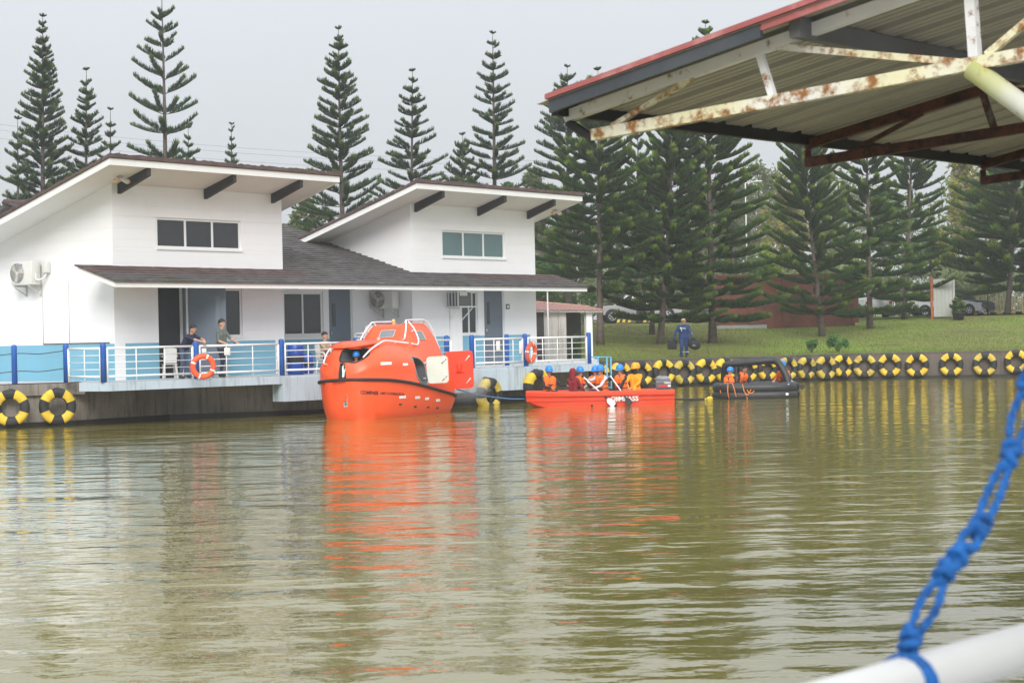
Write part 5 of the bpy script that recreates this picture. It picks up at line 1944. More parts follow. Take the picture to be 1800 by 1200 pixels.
MB().tube(catmull([(-.1, 0, .32), (0, 0, .44), (.1, 0, .32)], 5), .016, 6).build('handle', M['strap_dark'], b1)
b2 = empty('bag', bp + Vector((.42, -.12, .46)), R(-15), 'bulging dark holdall hanging from the coverall man on the side of the thick trunk', 'bag')
mb = MB(); mb.ell((0, 0, .16), (.30, .17, .24), Matrix.Rotation(.5, 3, 'Y'), 14, 10); mb.build('bag_body', M['black_cloth'], b2)
MB().tube(catmull([(-.14, -.12, .26), (-.05, -.14, .44), (.10, -.12, .34)], 5), .018, 6).build('handle', M['strap_dark'], b2)
MB().rbox((.02, -.16, .10), (.14, .03, .09), .012).build('pocket', M['grey_cloth'], b2)

# ================================================================== SHED AND LADDER AT THE DECK END
sh_o = at(942, 600, 81.0); sh_o.z = 1.2
shd = empty('shed', sh_o, R(14), 'small weathered shed with a reddish tin roof beyond the house corner', 'shed')
MB().box(-.5, 0, 0, .72, .12, 2.05).build('wall', M['shed_dark'], shd)
MB().box(.35, -.02, 0, .95, .08, 2.05).build('wall', M['shed_wall'], shd)
MB().box(.953, -.06, 0, 1.28, .10, 2.05).build('wall', M['shed_wall'], shd)
MB().box(-.5, 1.5, 0, 2.35, 1.6, 2.0).build('wall', M['shed_dark'], shd)
MB().box(2.12, -.10, -.15, 2.38, .16, 2.02).build('post', M['white_trim'], shd)
MB().tube([(2.08, -.04, 0), (2.08, -.04, 2.0)], .025, 6).build('post', M['bracket'], shd)
MB().prism([V(-.9, -.35, 2.06), V(2.75, -.35, 1.98), V(2.75, -.35, 2.06), V(-.9, -.35, 2.14)], (0, .05, 0)).build('fascia', M['bracket'], shd)
mb = MB()
secs = []
for k in range(41):
    x = -.9 + 3.75 * k / 40
    zz = .02 * math.cos(k * PI / 1.0)
    secs.append([V(x, -.42, 2.15 - .021 * (x + .9) + zz), V(x, 1.9, 2.62 - .10 * (x + .9) + zz), V(x, 1.9, 2.60 - .10 * (x + .9) + zz), V(x, -.42, 2.135 - .021 * (x + .9) + zz)])
mb.loft(secs, closed=True, smooth=False, cap=True)
mb.build('roof', M['shed_roof'], shd)
MB().tube([(-.9, 1.9, 2.64), (2.85, 1.9, 2.265)], .03, 6).build('roof_edge', M['shed_edge'], shd)
ldr = empty('ladder', at(1058, 640, 73.3), R(20), 'pale blue pipe ladder frame at the end of the deck', 'ladder')
zl = ldr.location.z
for x in (-.15, .20, .36):
    MB().tube([(x, 0, -zl - .3), (x, 0, .28 if x < .3 else .26)], .03, 8).build('upright', M['ladder_blue'], ldr)
for a, b in (((-.42, .0, .27), (.36, .0, .25)), ((-.15, 0, -.45), (.36, 0, -.47)), ((-.15, 0, -.85), (.36, 0, -.86)), ((-.55, .2, .02), (-.15, 0, .04))):
    MB().tube([a, b], .026, 8).build('rung', M['ladder_blue'], ldr)


# ================================================================== PAVILION ROOF OVER THE CAMERA'S LANDING
P0 = Vector((.314, 11.0, CH))
PE = Vector((.628, .778, 0)); PP = Vector((.778, -.628, 0)); PZ = Vector((0, 0, 1))
pav = empty('pavilion', (P0.x, P0.y, 0), 0, 'open tin roofed pavilion on rusty white steel trusses over the landing', 'pavilion')
po = Vector((P0.x, P0.y, 0))
def pp(q, h, r=0.0): return PE * r + PP * q + PZ * (CH + h)
SLP = .193
top_h = lambda q: 1.245 + SLP * q
TS = 2.574
QR = 6.4
# corrugated sheets, each .90 m wide along the eave
prof = []
for k in range(3):
    x = k * .30
    prof += [(x, 0.0), (x + .055, 0), (x + .060, .012), (x + .072, .012), (x + .077, 0), (x + .13, 0), (x + .135, .012), (x + .147, .012), (x + .152, 0), (x + .195, 0), (x + .205, .062), (x + .29, .062)]
prof.append((.90, 0.0))
r0 = -.24
k = 0
while r0 + .9 * k < 4.2 * TS:
    mb = MB()
    rr = r0 + .9 * k
    secs = []
    for x, z in prof:
        secs.append([pp(.0, top_h(.0) + .0 + z, rr + x), pp(QR, top_h(QR) + .0 + z, rr + x), pp(QR, top_h(QR) + .004 + z, rr + x), pp(.0, top_h(.0) + .004 + z, rr + x)])
    mb.loft(secs, closed=True, smooth=False, cap=True)
    mb.build('roof_sheet', M['sheet_grey'], pav)
    mb = MB()                                 # other slope beyond the ridge
    mb.loft([[pp(QR + .02, top_h(QR) + .0 + z, rr + x), pp(QR + 5.5, top_h(QR) - SLP * 5.5 + .0 + z, rr + x), pp(QR + 5.5, top_h(QR) - SLP * 5.5 + .004 + z, rr + x), pp(QR + .02, top_h(QR) + .004 + z, rr + x)] for x, z in prof], closed=True, smooth=False, cap=True)
    mb.build('roof_sheet', M['sheet_grey'], pav)
    k += 1
r1 = r0 + .9 * k
# verge: red flashing on top of a dark gable board
mb = MB()
mb.prism([pp(.07, top_h(.07) + .006, r0 - .02), pp(QR, top_h(QR) + .006, r0 - .02), pp(QR, top_h(QR) + .034, r0 - .02), pp(.07, top_h(.07) + .034, r0 - .02)], PE * .14)
mb.build('verge_flashing', M['red_trim'], pav)
mb = MB()
mb.prism([pp(.08, top_h(.08) - .068, r0 + .002), pp(1.42, top_h(1.42) - .068, r0 + .002), pp(1.42, top_h(1.42) + .004, r0 + .002), pp(.08, top_h(.08) + .004, r0 + .002)], PE * .025)
mb.build('gable_board', M['gable_grey'], pav)
mb = MB()
mb.prism([pp(1.423, top_h(1.42) - .035, r0 + .003), pp(QR, top_h(QR) - .035, r0 + .003), pp(QR, top_h(QR) + .004, r0 + .003), pp(1.423, top_h(1.42) + .004, r0 + .003)], PE * .02)
mb.build('gable_board', M['red_trim'], pav)
# eave beam and purlins, along the eave
mb = MB(); mb.bar(pp(.03, top_h(.03) - .018, r0 + .12), pp(.03, top_h(.03) - .018, r1 - .1), .05, .085); mb.build('eave_beam', M['eave_black'], pav)
for q in (1.56, 3.1, 4.7, 6.2):
    mb = MB(); mb.bar(pp(q, top_h(q) - .05, r0 + .1), pp(q, top_h(q) - .05, r1 - .1), .06, .10); mb.build('purlin', M['purlin_grey'], pav)
# trusses
for t in range(5):
    r = TS * t
    tr = empty('truss', (0, 0, 0)); tr.parent = pav
    c1 = M['rust_white'] if t == 0 else M['rust_dark']
    c2 = M['rust_yellow'] if t == 0 else M['rust_dark']
    c3 = M['rust_white'] if t == 0 else M['rust_mid']
    th = lambda q: 1.19 + .193 * q
    bh = lambda q: 1.078 + .070 * (q - .2)
    w1 = .052 if t == 0 else .05
    def mem(nm, a, b, w_, h, mt):
        mb = MB(); mb.bar(pp(a[0], a[1], r), pp(b[0], b[1], r), w_, h); return mb.build(nm, mt, tr)
    mem('top_chord', (.02, th(.02)), (6.3, th(6.3)), w1, .062, c1)
    mem('bottom_chord', (.20 if t == 0 else .02, bh(.2)), (6.3, bh(6.3)), w1, .062, c2)
    mem('web', (.03, th(.03) - .035), (.20 if t == 0 else .03, bh(.2) - .02), .035, .04, M['eave_black'] if t == 0 else c1)
    mem('web', (.33, bh(.33) + .03), (.86, th(.86) - .03), .03, .026, c2 if t == 0 else c1)
    mem('web', (1.27, th(1.27) - .03), (1.34, bh(1.34) + .03), .035, .036, c3)
    mem('web', (1.37, th(1.37) - .02), (2.38, bh(2.38) + .02), .032, .034, c2)
    mem('web', (2.44, th(2.44) - .03), (2.46, bh(2.46) + .03), .05, .05, c3)
    mem('web', (2.52, bh(2.52) + .03), (3.3, th(3.3) - .04), .03, .034, c2)
    mem('web', (3.32, th(3.32) - .03), (3.34, bh(3.34) + .03), .04, .04, c3)
    mem('web', (3.36, bh(3.36) + .03), (4.6, th(4.6) - .04), .03, .034, c2)
    # knee brace pipe and column
    mb = MB(); mb.tube([pp(2.44, bh(2.44) - .02, r), pp(3.28, .55, r)], .052, 14); mb.build('knee_brace', M['moss_pipe'] if t == 0 else c1, tr)
    mb = MB(); mb.tube([pp(3.40, bh(3.4) - .03, r), pp(3.40, -CH - .6, r)], .075, 14); mb.build('column', M['moss_pipe'] if t == 0 else M['rust_white'], pav)
    mb = MB(); mb.tube([pp(10.6, bh(2.4), r), pp(10.6, -CH - .6, r)], .075, 14); mb.build('column', M['rust_white'], pav)
# drops of rust-black sealant along the eave ends
mb = MB()
mb.prism([pp(-.015, top_h(.0) - .012, r0 + .2), pp(-.015, top_h(.0) + .018, r0 + .2), pp(-.015, top_h(.0) + .018, r1), pp(-.015, top_h(.0) - .012, r1)], PP * .012)
mb.build('eave_trim', M['eave_black'], pav)

# landing with its white rail, where the camera stands
ld_o = Vector((.795, 3.09, 0))
LE = Vector((.650, .760, 0)).normalized(); LN = Vector((LE.y, -LE.x, 0))
lan = empty('hand_railing', (ld_o.x, ld_o.y, 0), 0, 'thick white pipe rail at the edge of the landing with a blue rope tied on', 'railing')
# unseen concrete under the pavilion, added pale to bounce light onto the roof
flr = MB()
flr.prism([PE * -12 + PP * 3.0 + PZ * .55, PE * 12.5 + PP * 3.0 + PZ * .55, PE * 12.5 + PP * 11.2 + PZ * .55, PE * -12 + PP * 11.2 + PZ * .55], PZ * .2)
flr.build('floor', M['floor_concrete'], pav)
rz_ = CH - .50
MB().tube([LE * -1.9 + PZ * rz_, LE * 1.2 + PZ * (rz_ + .002)], .035, 16).build('hand_rail', M['pipe_white'], lan)
for s in (-1.9, 1.2):
    MB().tube([LE * s + PZ * .70, LE * s + PZ * (rz_ + (.55 if s > 0 else 0))], .035, 12).build('rail_post', M['pipe_white'], lan)
    MB().tube([LE * s + PZ * (rz_ - .45), LE * s + LN * .2 + PZ * (rz_ - .45)], .02, 8).build('rail_bracket', M['pipe_white'], lan)

# knotted blue net rope tied to the rail
rp0 = at(1588, 1208, 2.80); knots_px = [(1592, 1206, 2.80), (1601, 1122, 2.82), (1664, 1001, 2.87), (1688, 972, 2.89), (1722, 925, 2.93), (1777, 797, 3.02), (1808, 670, 3.10), (1850, 550, 3.18)]
K = [at(*k_) for k_ in knots_px]
rope = empty('net_rope', K[0], 0, 'knotted bright blue net rope tied to the white rail', 'rope')
K = [k_ - rope.location for k_ in K]
right = Vector((1, 0, 0))
for i in range(len(K) - 1):
    a, b = K[i], K[i + 1]
    d = (b - a).normalized(); s = d.cross(V(0, 1, 0)).normalized()
    L_ = (b - a).length
    gap = .0105 if L_ > .05 else .006
    for sg, yy_ in ((1, .004), (-1, -.004)):
        pts = [a + s * (sg * .004), a + d * (L_ * .22) + s * (sg * gap * .75) + V(0, yy_, 0), a + d * (L_ * .5) + s * (sg * gap * (1.0 if i % 2 else .7)) + V(0, yy_ * 2, 0), a + d * (L_ * .78) + s * (sg * gap * .6), b - s * (sg * .004)]
        c = catmull(pts, 7)
        for ph_ in range(2):                  # two-ply twist
            tw_ = []
            for j, p in enumerate(c):
                an = j * .75 + ph_ * PI
                tw_.append(p + s * (.0034 * math.cos(an)) + V(0, .0034 * math.sin(an), 0))
            MB().tube(tw_, .0041, 7).build('strand', M['rope_blue'], rope)
for i, k_ in enumerate(K[1:-1]):
    mb = MB()
    d = (K[i + 2] - K[i]).normalized(); s = d.cross(V(0, 1, 0)).normalized()
    for j in range(3):
        an = j * 2.1 + i
        ring = []
        ax = (d + s * (.7 * math.cos(an)) + V(0, .7 * math.sin(an), 0)).normalized()
        u = ax.orthogonal().normalized(); w_ = ax.cross(u)
        for q in range(13):
            th_ = q * PI / 6
            ring.append(k_ + d * ((j - 1) * .010) + (u * math.cos(th_) + w_ * math.sin(th_)) * .0110)
        mb.tube(ring, .0074, 7)
    mb.build('knot', M['rope_blue'], rope)
mb = MB()                                       # turns round the rail and a tail
for j in range(2):
    c0 = K[0] + LE * (.014 * (j - .5))
    mb.tube([c0 + PZ * (.042 * math.cos(a)) + LN * (.042 * math.sin(a)) + LE * (.002 * a) for a in [q * PI / 8 for q in range(17)]], .0075, 6)
mb.build('lashing', M['rope_blue'], rope)
MB().tube(catmull([K[0], K[0] + V(-.045, -.03, -.05), K[0] + V(-.10, -.03, -.10), K[0] + V(-.13, -.02, -.17)], 6), .009, 7).build('tail', M['rope_blue'], rope)
MB().tube(catmull([K[0], K[0] + V(.02, -.05, -.06), K[0] + V(.035, -.04, -.15)], 6), .009, 7).build('tail', M['rope_blue'], rope)
# ================================================================== NORFOLK PINES
def branch_mesh(L_, seed, dens=1.0, fol=.34, curl=.18, mat='pine', start=.10):
    """one whorl branch along +x: woody axis and upswept comb of branchlets"""
    rr = random.Random(seed)
    mb = MB()
    tip = []
    def ax(t): return V(L_ * t, L_ * .02 * math.sin(t * 5 + seed), L_ * (-.03 * math.sin(PI * min(1, t * 1.1)) + curl * t ** 3))
    pts = [ax(k / 7) for k in range(8)]
    mb.tube(pts, [.012 + .016 * L_ * (1 - k / 7) * .5 for k in range(8)], 4, 1, caps=False)
    tip += [0.0] * len(mb.v)
    n = int(L_ / .030 * dens) + 8
    for i in range(n):
        t = start + (1 - start) * (i + rr.random()) / n
        p = ax(min(t, 1))
        tg = (ax(min(1, t + .02)) - ax(t - .02)).normalized()
        env = min(1, (t - start) / .10 + .30) * min(1, (1.04 - t) / .16 + .30)
        env = max(.2, env)
        for row in range(4):
            a = rr.uniform(-1.0, 1.0) * 1.75          # round the upper side
            sd = V(0, 1, 0) * math.sin(a) + V(0, 0, 1) * math.cos(a)
            ln = fol * env * rr.uniform(.65, 1.05) * (1.0 if abs(a) < 1.2 else .75)
            d = (sd * .80 + tg * rr.uniform(.45, .85) + V(0, 0, .28)).normalized()
            w_ = d.cross(V(rr.uniform(-1, 1), rr.uniform(-1, 1), rr.uniform(-1, 1))).normalized() * rr.uniform(.014, .022) * (1.35 if mat == 'pine' else 1)
            q0, q2 = p, p + d * ln + V(0, 0, .04 * ln)
            q1 = p + d * ln * .5 - V(0, 0, .03 * ln)
            mb.add([q0, q1 + w_, q2, q1 - w_], [(0, 1, 2, 3)])
            e = max(0, (t - .78) / .22) ** 1.3 * .95
            tp = e + .25 * rr.random() * t
            tip += [tp * .4, tp, min(1, tp + .15 * rr.random()), tp]
    me = mb.mesh('branch', [M[mat], M['bark']])
    me.attributes.new('tipness', 'FLOAT', 'POINT').data.foreach_set('value', tip)
    return me


LEN = [.35, .7, 1.15, 1.7, 2.3, 3.0]
BR = {}
for key, mat, dens, fol, curl in (('sky', 'pine_sky', .85, .34, .06), ('full', 'pine', 1.35, .36, .11)):
    for i, L_ in enumerate(LEN):
        BR[key, i] = [branch_mesh(L_, 10 * i + v, dens, fol * (.62 + .38 * min(1, L_ / 1.5)), curl * (1.25 if v else .8), mat, .07 if L_ < 1.2 else .12) for v in range(2)]
PG = 'Norfolk pines round the lake house'


def pine(top_px, base, R0, label, kind='full', clear=1.5, whorl=.62, nb=6, power=.85, gaps=.05, el=(8, 32), lean=(0, 0), seed=0, topbare=.0, group=PG):
    rr = random.Random(seed * 7 + 3)
    bx_, by_ = base
    bz = lawn_z(bx_, by_)
    top = at(top_px[0], top_px[1], by_)
    H_ = top.z - bz
    t = empty('norfolk_pine', (bx_, by_, bz), 0, label, 'pine tree', group)
    dx, dy = top.x - bx_, lean[1]
    def axis(h): 
        f_ = h / H_
        return V(dx * f_ + lean[0] * math.sin(PI * f_), dy * f_, h)
    r_b = .010 * H_ + .045
    tr_ = MB()
    tr_.tube([axis(H_ * k / 14) - V(0, 0, .1 if k == 0 else 0) for k in range(15)], [r_b * (1 - .93 * k / 14) + (.25 * r_b if k == 0 else 0) for k in range(15)], 9)
    tr_.build('trunk', M['bark'], t)
    h = clear
    a0 = rr.uniform(0, 6)
    while h < H_ - .40:
        f_ = (h - clear) / (H_ - clear)
        rad = R0 * (1.1 if kind == 'sky' else 1.0) * (1 - f_) ** power * rr.uniform(.86, 1.12)
        rad *= 1.06 * min(1, .72 + 2.2 * f_) if kind == 'full' else 1
        rad = max(.24, rad)
        m_ = nb if rad > .5 else max(4, nb - 1)
        for k in range(m_):
            if rr.random() < gaps: continue
            L_ = rad * rr.uniform(.82, 1.12)
            ci = min(range(len(LEN)), key=lambda i: abs(math.log(LEN[i] / L_)))
            me = BR[kind, ci][rr.random() < .5]
            e_ = R(el[0] + (el[1] - el[0]) * f_ + rr.uniform(-6, 6))
            az = a0 + 2 * PI * k / m_ + rr.uniform(-.22, .22)
            link('branch', me, t, axis(h + rr.uniform(-.10, .10)), (0, -e_, az)).scale = (L_ / LEN[ci],) * 3
        a0 += .55 + rr.uniform(-.2, .2)
        h += whorl * (.66 + .44 * (1 - f_)) * rr.uniform(.8, 1.25) * (1.25 if f_ > .86 else 1)
    for k in range(5):                         # leading shoot
        link('branch', BR[kind, 0][k % 2], t, axis(H_ - .06), (0, -R(12 + 5 * k), k * 2 * PI / 5 + a0)).scale = (.55,) * 3
    return t


def bpt(px, Y): return (at(px, 600, Y).x, Y)
pine((75, 28), bpt(75, 100), 2.6, 'tallest dense narrow pine above the sloping end of the house roof', 'sky', 2, .52, 7, .80, .03, (10, 24), seed=1)
pine((152, 122), bpt(150, 104), 2.3, 'mid height pine with a bare yellowish tip beside the tallest dense one', 'sky', 2, .58, 6, .78, .05, (8, 24), seed=2)
pine((194, 192), bpt(196, 113), 1.7, 'thin sparse young pine just before the roof corner', 'sky', 2, .85, 5, .75, .12, (12, 26), seed=3)
pine((31, 208), bpt(33, 97), 1.9, 'slim sparse pine with a visible trunk at the very edge of the house roof', 'sky', 2, .80, 5, .75, .15, (12, 26), seed=4)
pine((284, -12), bpt(288, 96), 2.45, 'very tall open pine with wide gaps between its whorls and the trunk showing', 'sky', 6.2, .98, 6, .62, .16, (10, 26), lean=(.12, 0), seed=5)
pine((331, 224), bpt(331, 113), 2.0, 'small pine tucked beside the tall open one', 'sky', 2, .62, 6, .8, .05, (8, 26), seed=6)
pine((407, 218), bpt(407, 124), 1.5, 'small lone pine tip over the middle of the block roof with dark windows', 'sky', 2, .62, 6, .8, .05, (12, 30), seed=7)
pine((595, 50), bpt(612, 98), 3.0, 'tall full pine rising in the gap between the two roof blocks', 'sky', 3, .60, 7, .80, .05, (8, 24), lean=(-.1, 0), seed=8)
pine((725, 124), bpt(722, 104), 2.9, 'medium pine with a bare upper stem behind the peak of the teal windowed block', 'sky', 4.2, .68, 6, .92, .07, (5, 22), seed=9)
pine((813, 236), bpt(815, 109), 2.4, 'short bright green pine between two taller ones above the roof', 'sky', 3, .66, 6, .75, .05, (14, 34), seed=10)
pine((866, 58), bpt(873, 106), 2.35, 'tall pine with a clear ladder of whorls above the teal windowed block', 'sky', 4.5, .66, 6, .74, .07, (6, 22), seed=11)
pine((997, 117), bpt(1000, 108), 3.1, 'tall pine rising just past the tip of the pavilion roof', 'sky', 3, .62, 7, .66, .06, (10, 24), seed=12)
pine((1051, 122), (at(1055, 600, 95.5).x, 95.5), 3.3, 'broad dark pine with a straight scaly trunk beside the shed', 'full', 2.6, .50, 7, .62, .05, (-2, 30), seed=13)
pine((1121, 205), bpt(1124, 121), 2.6, 'slender far pine seen between two broad ones with upswept top branches', 'full', 3, .74, 5, .7, .10, (12, 40), seed=14)
pine((1186, 150), (at(1160, 600, 96.5).x, 96.5), 3.5, 'broad pine with a leaning trunk behind the coverall man', 'full', 1.25, .50, 7, .62, .05, (-2, 36), lean=(.1, 0), seed=15)
pine((1150, 260), bpt(1146, 106), 2.2, 'thin trunked pine merged behind the leaning one near the silver pickup', 'full', 2.4, .7, 6, .7, .1, (0, 24), seed=16)
pine((1240, 40), (at(1253, 600, 98.0).x, 98.0), 4.0, 'tall broad pine with a thick trunk and long drooping lowest boughs near the brick wall', 'full', 1.2, .54, 7, .74, .05, (-5, 30), seed=17)
pine((1404, 205), (at(1446, 600, 105).x, 105), 3.3, 'neat conical pine with stacked upcurved whorls in front of the brick wall', 'full', 1.2, .52, 7, .52, .04, (4, 34), seed=18)
pine((1522, 170), (at(1530, 600, 110).x, 110), 3.0, 'pine with a bare brown upper trunk and ragged lower boughs before the white van', 'full', .9, .62, 7, .5, .15, (-4, 30), seed=19)
pine((1607, 185), (at(1590, 600, 119).x, 119), 3.3, 'far pine with a thin crown and drooping boughs over the white car', 'full', .5, .64, 7, .55, .08, (-6, 28), seed=20)
pine((1800, 150), (at(1772, 600, 121).x, 121), 4.6, 'large dark dense pine standing before the reed fence', 'full', 1.6, .47, 8, .62, .03, (-4, 24), seed=21)
pine((1686, 520), (at(1683, 600, 116).x, 116), .50, 'tiny dark potted pine beside the pale gate panel', 'full', .35, .18, 6, .7, .0, (5, 35), seed=22, group=None)
pt = empty('plant_pot', (at(1686, 600, 115.6).x, 115.6, lawn_z(at(1686, 600, 115.6).x, 115.6)), 0, 'black plant pot of the tiny pine by the pale gate panel', 'pot')
mb = MB(); mb.loft([[V(r_ * math.cos(a), r_ * math.sin(a), z) for a in [2 * PI * k / 14 for k in range(14)]] for r_, z in ((.28, 0), (.36, .38), (.40, .40), (.40, .44), (.34, .44))], closed=True, cap=True)
mb.build('pot_body', M['pot_dark'], pt)


# ================================================================== BROADLEAF TREES, SHRUBS, FAR WOODS
def leaf_cloud(mb, tip, c, rad, n, size, rr):
    for i in range(n):
        while True:
            p = V(rr.uniform(-1, 1), rr.uniform(-1, 1), rr.uniform(-1, 1))
            if .15 < p.length < 1: break
        p = p * (.55 + .45 * rr.random())
        q = V(c[0] + p.x * rad[0], c[1] + p.y * rad[1], c[2] + p.z * rad[2])
        u = V(rr.uniform(-1, 1), rr.uniform(-1, 1), rr.uniform(-1, 1)).normalized()
        w_ = u.orthogonal().normalized()
        s = size * rr.uniform(.6, 1.3)
        b = len(mb.v)
        mb.v += [tuple(q - u * s), tuple(q + w_ * s * .45), tuple(q + u * s), tuple(q - w_ * s * .45)]
        mb.f.append((b, b + 1, b + 2, b + 3)); mb.m.append(0); mb.s.append(False)
        v_ = max(0, p.z) * .5 * rr.random()  # upper leaves of each clump take more of the tip colour
        tip += [v_] * 4


def broadleaf(px, top_py, Y, wid, label, mat, seed, droop=False, clumps=26, n=150, size=.20, low=.18, group='broadleaf trees behind the pines'):
    rr = random.Random(seed)
    x = at(px, 600, Y).x
    bz = lawn_z(x, Y)
    H_ = at(px, top_py, Y).z - bz
    t = empty('broadleaf_tree', (x, Y, bz), 0, label, 'tree', group)
    cr, tip = MB(), []
    tk = MB()
    tk.tube([V(0, 0, -.2), V(.1 * rr.uniform(-1, 1), 0, H_ * .3), V(.25 * rr.uniform(-1, 1), .1, H_ * .6), V(0, 0, H_ * .85)], [.20, .16, .10, .03], 8)
    for k in range(clumps):
        f_ = low + (1 - low) * (k + rr.random()) / clumps
        prof = math.sin(PI * min(1, (f_ - low) / (1 - low) * .80 + .18)) ** .7
        a = rr.uniform(0, 2 * PI)
        rr_ = wid * prof * math.sqrt(rr.random())
        c = V(rr_ * math.cos(a), rr_ * math.sin(a), H_ * f_ - .2)
        rs = wid * rr.uniform(.22, .40)
        if droop: rad = (rs * .7, rs * .7, rs * 1.9)
        else: rad = (rs, rs, rs * .75)
        leaf_cloud(cr, tip, c, rad, n, size, rr)
        if k % 2 == 0: tk.tube([V(0, 0, H_ * max(.1, f_ - .22)), V(c.x * .5, c.y * .5, H_ * (f_ - .10)), c], [.07, .045, .015], 5)
    tk.build('trunk', M['bark'], t)
    me = cr.mesh('crown', M[mat])
    me.attributes.new('tipness', 'FLOAT', 'POINT').data.foreach_set('value', tip)
    link('crown', me, t)
    return t


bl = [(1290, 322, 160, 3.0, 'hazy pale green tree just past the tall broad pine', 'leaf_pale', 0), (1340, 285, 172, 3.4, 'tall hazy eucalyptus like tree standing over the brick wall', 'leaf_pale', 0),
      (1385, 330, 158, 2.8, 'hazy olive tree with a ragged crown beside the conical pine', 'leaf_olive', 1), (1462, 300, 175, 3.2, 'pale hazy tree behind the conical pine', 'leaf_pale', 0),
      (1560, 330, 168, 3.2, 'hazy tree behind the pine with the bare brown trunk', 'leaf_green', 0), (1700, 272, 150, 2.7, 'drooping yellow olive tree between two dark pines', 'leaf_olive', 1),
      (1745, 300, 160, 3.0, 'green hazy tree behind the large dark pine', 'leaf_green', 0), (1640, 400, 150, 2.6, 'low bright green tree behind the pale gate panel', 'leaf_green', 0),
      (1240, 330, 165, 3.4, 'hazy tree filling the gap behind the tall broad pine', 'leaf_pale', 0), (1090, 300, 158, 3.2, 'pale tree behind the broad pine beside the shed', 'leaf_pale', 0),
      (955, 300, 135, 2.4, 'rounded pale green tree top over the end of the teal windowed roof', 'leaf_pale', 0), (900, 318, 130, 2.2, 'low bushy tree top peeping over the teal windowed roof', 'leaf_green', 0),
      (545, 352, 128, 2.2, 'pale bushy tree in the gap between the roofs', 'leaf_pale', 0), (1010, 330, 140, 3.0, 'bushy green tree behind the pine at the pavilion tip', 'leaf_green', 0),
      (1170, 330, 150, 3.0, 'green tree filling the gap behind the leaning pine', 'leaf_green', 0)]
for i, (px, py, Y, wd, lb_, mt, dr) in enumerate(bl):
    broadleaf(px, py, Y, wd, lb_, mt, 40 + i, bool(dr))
# one mass of far woods nobody could count
fw, tip = MB(), []
rr = random.Random(77)
for k in range(330):
    Y = rr.uniform(180, 235)
    px = rr.uniform(-60, 1900)
    x = at(px, 600, Y).x
    hgt = rr.uniform(2, 9.0) + 3.5 * noise.noise((px * .006, 3, 1)) + (4.0 if px > 1200 else 0)
    if px < 900: hgt = min(hgt, 6)
    leaf_cloud(fw, tip, V(x, Y, lawn_z(x, Y) + max(1, hgt)), (rr.uniform(2, 3.4), 2.0, rr.uniform(1.8, 3.2)), 130, .30, rr)
for k in range(240):                          # undergrowth at the foot of the woods
    Y = rr.uniform(140, 178)
    x = at(rr.uniform(880, 1860), 600, Y).x
    leaf_cloud(fw, tip, V(x, Y, lawn_z(x, Y) + rr.uniform(.4, 3.2)), (rr.uniform(1.2, 2.2), 1.4, rr.uniform(1.0, 1.8)), 90, .24, rr)
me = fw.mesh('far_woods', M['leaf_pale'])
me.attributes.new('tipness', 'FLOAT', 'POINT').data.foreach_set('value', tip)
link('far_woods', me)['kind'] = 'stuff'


def shrub(px, py, Y, wd, ht, label, mat, seed, n=420, size=.07):
    rr = random.Random(seed)
    x = at(px, py, Y).x
    s = empty('shrub', (x, Y, lawn_z(x, Y)), 0, label, 'shrub')
    mb, tip = MB(), []
    tk = MB()
    for k in range(7):
        a = rr.uniform(0, 2 * PI)
        q = V(wd * .6 * math.cos(a) * rr.random(), wd * .6 * math.sin(a) * rr.random(), ht * rr.uniform(.45, .85))
        leaf_cloud(mb, tip, q, (wd * .45, wd * .45, ht * .32), n // 7, size, rr)
        tk.tube([V(0, 0, 0), q * .5 + V(0, 0, .05), q], [.02, .015, .006], 5)
    me = mb.mesh('foliage', M[mat])
    me.attributes.new('tipness', 'FLOAT', 'POINT').data.foreach_set('value', tip)
    link('foliage', me, s)
    tk.build('stem', M['bark'], s)
    return s
shrub(1427, 610, 91.3, .36, .62, 'small light green shrub on the wall top next to the larger bush', 'leaf_bush', 1, 260)
shrub(1473, 608, 92.0, .62, .80, 'rounded fresh green bush on the bank above the wall corner', 'leaf_bush', 2, 700)
shrub(1010, 600, 82.2, .35, 1.15, 'dark broad leaved plant growing in the shed opening', 'leaf_green', 3, 160, .15)
shrub(985, 620, 81.6, .35, .45, 'low bright green plant at the foot of the shed wall', 'leaf_bright', 4, 160, .08)
shrub(1352, 440, 133, 1.3, 4.6, 'yellow green broad leaved plant behind the brick wall', 'leaf_bright', 5, 420, .26)
shrub(1495, 445, 135, 2.2, 4.4, 'bright lime hedge glowing behind the conical pine', 'leaf_bright', 6, 900, .16)
shrub(1425, 450, 134, 2.0, 4.2, 'mid green hedge clump behind the conical pine', 'leaf_bush', 7, 800, .16)
shrub(965, 480, 118, 2.2, 4.0, 'bushy undergrowth with lime leaves past the house corner', 'leaf_bush', 8, 900, .16)
shrub(1740, 535, 131, 1.2, 1.0, 'yellowish weedy shrub in front of the reed fence', 'leaf_olive', 9, 420, .10)
shrub(1330, 470, 130, 2.2, 4.3, 'dark green hedge clump behind the brick wall', 'leaf_green', 12, 800, .16)

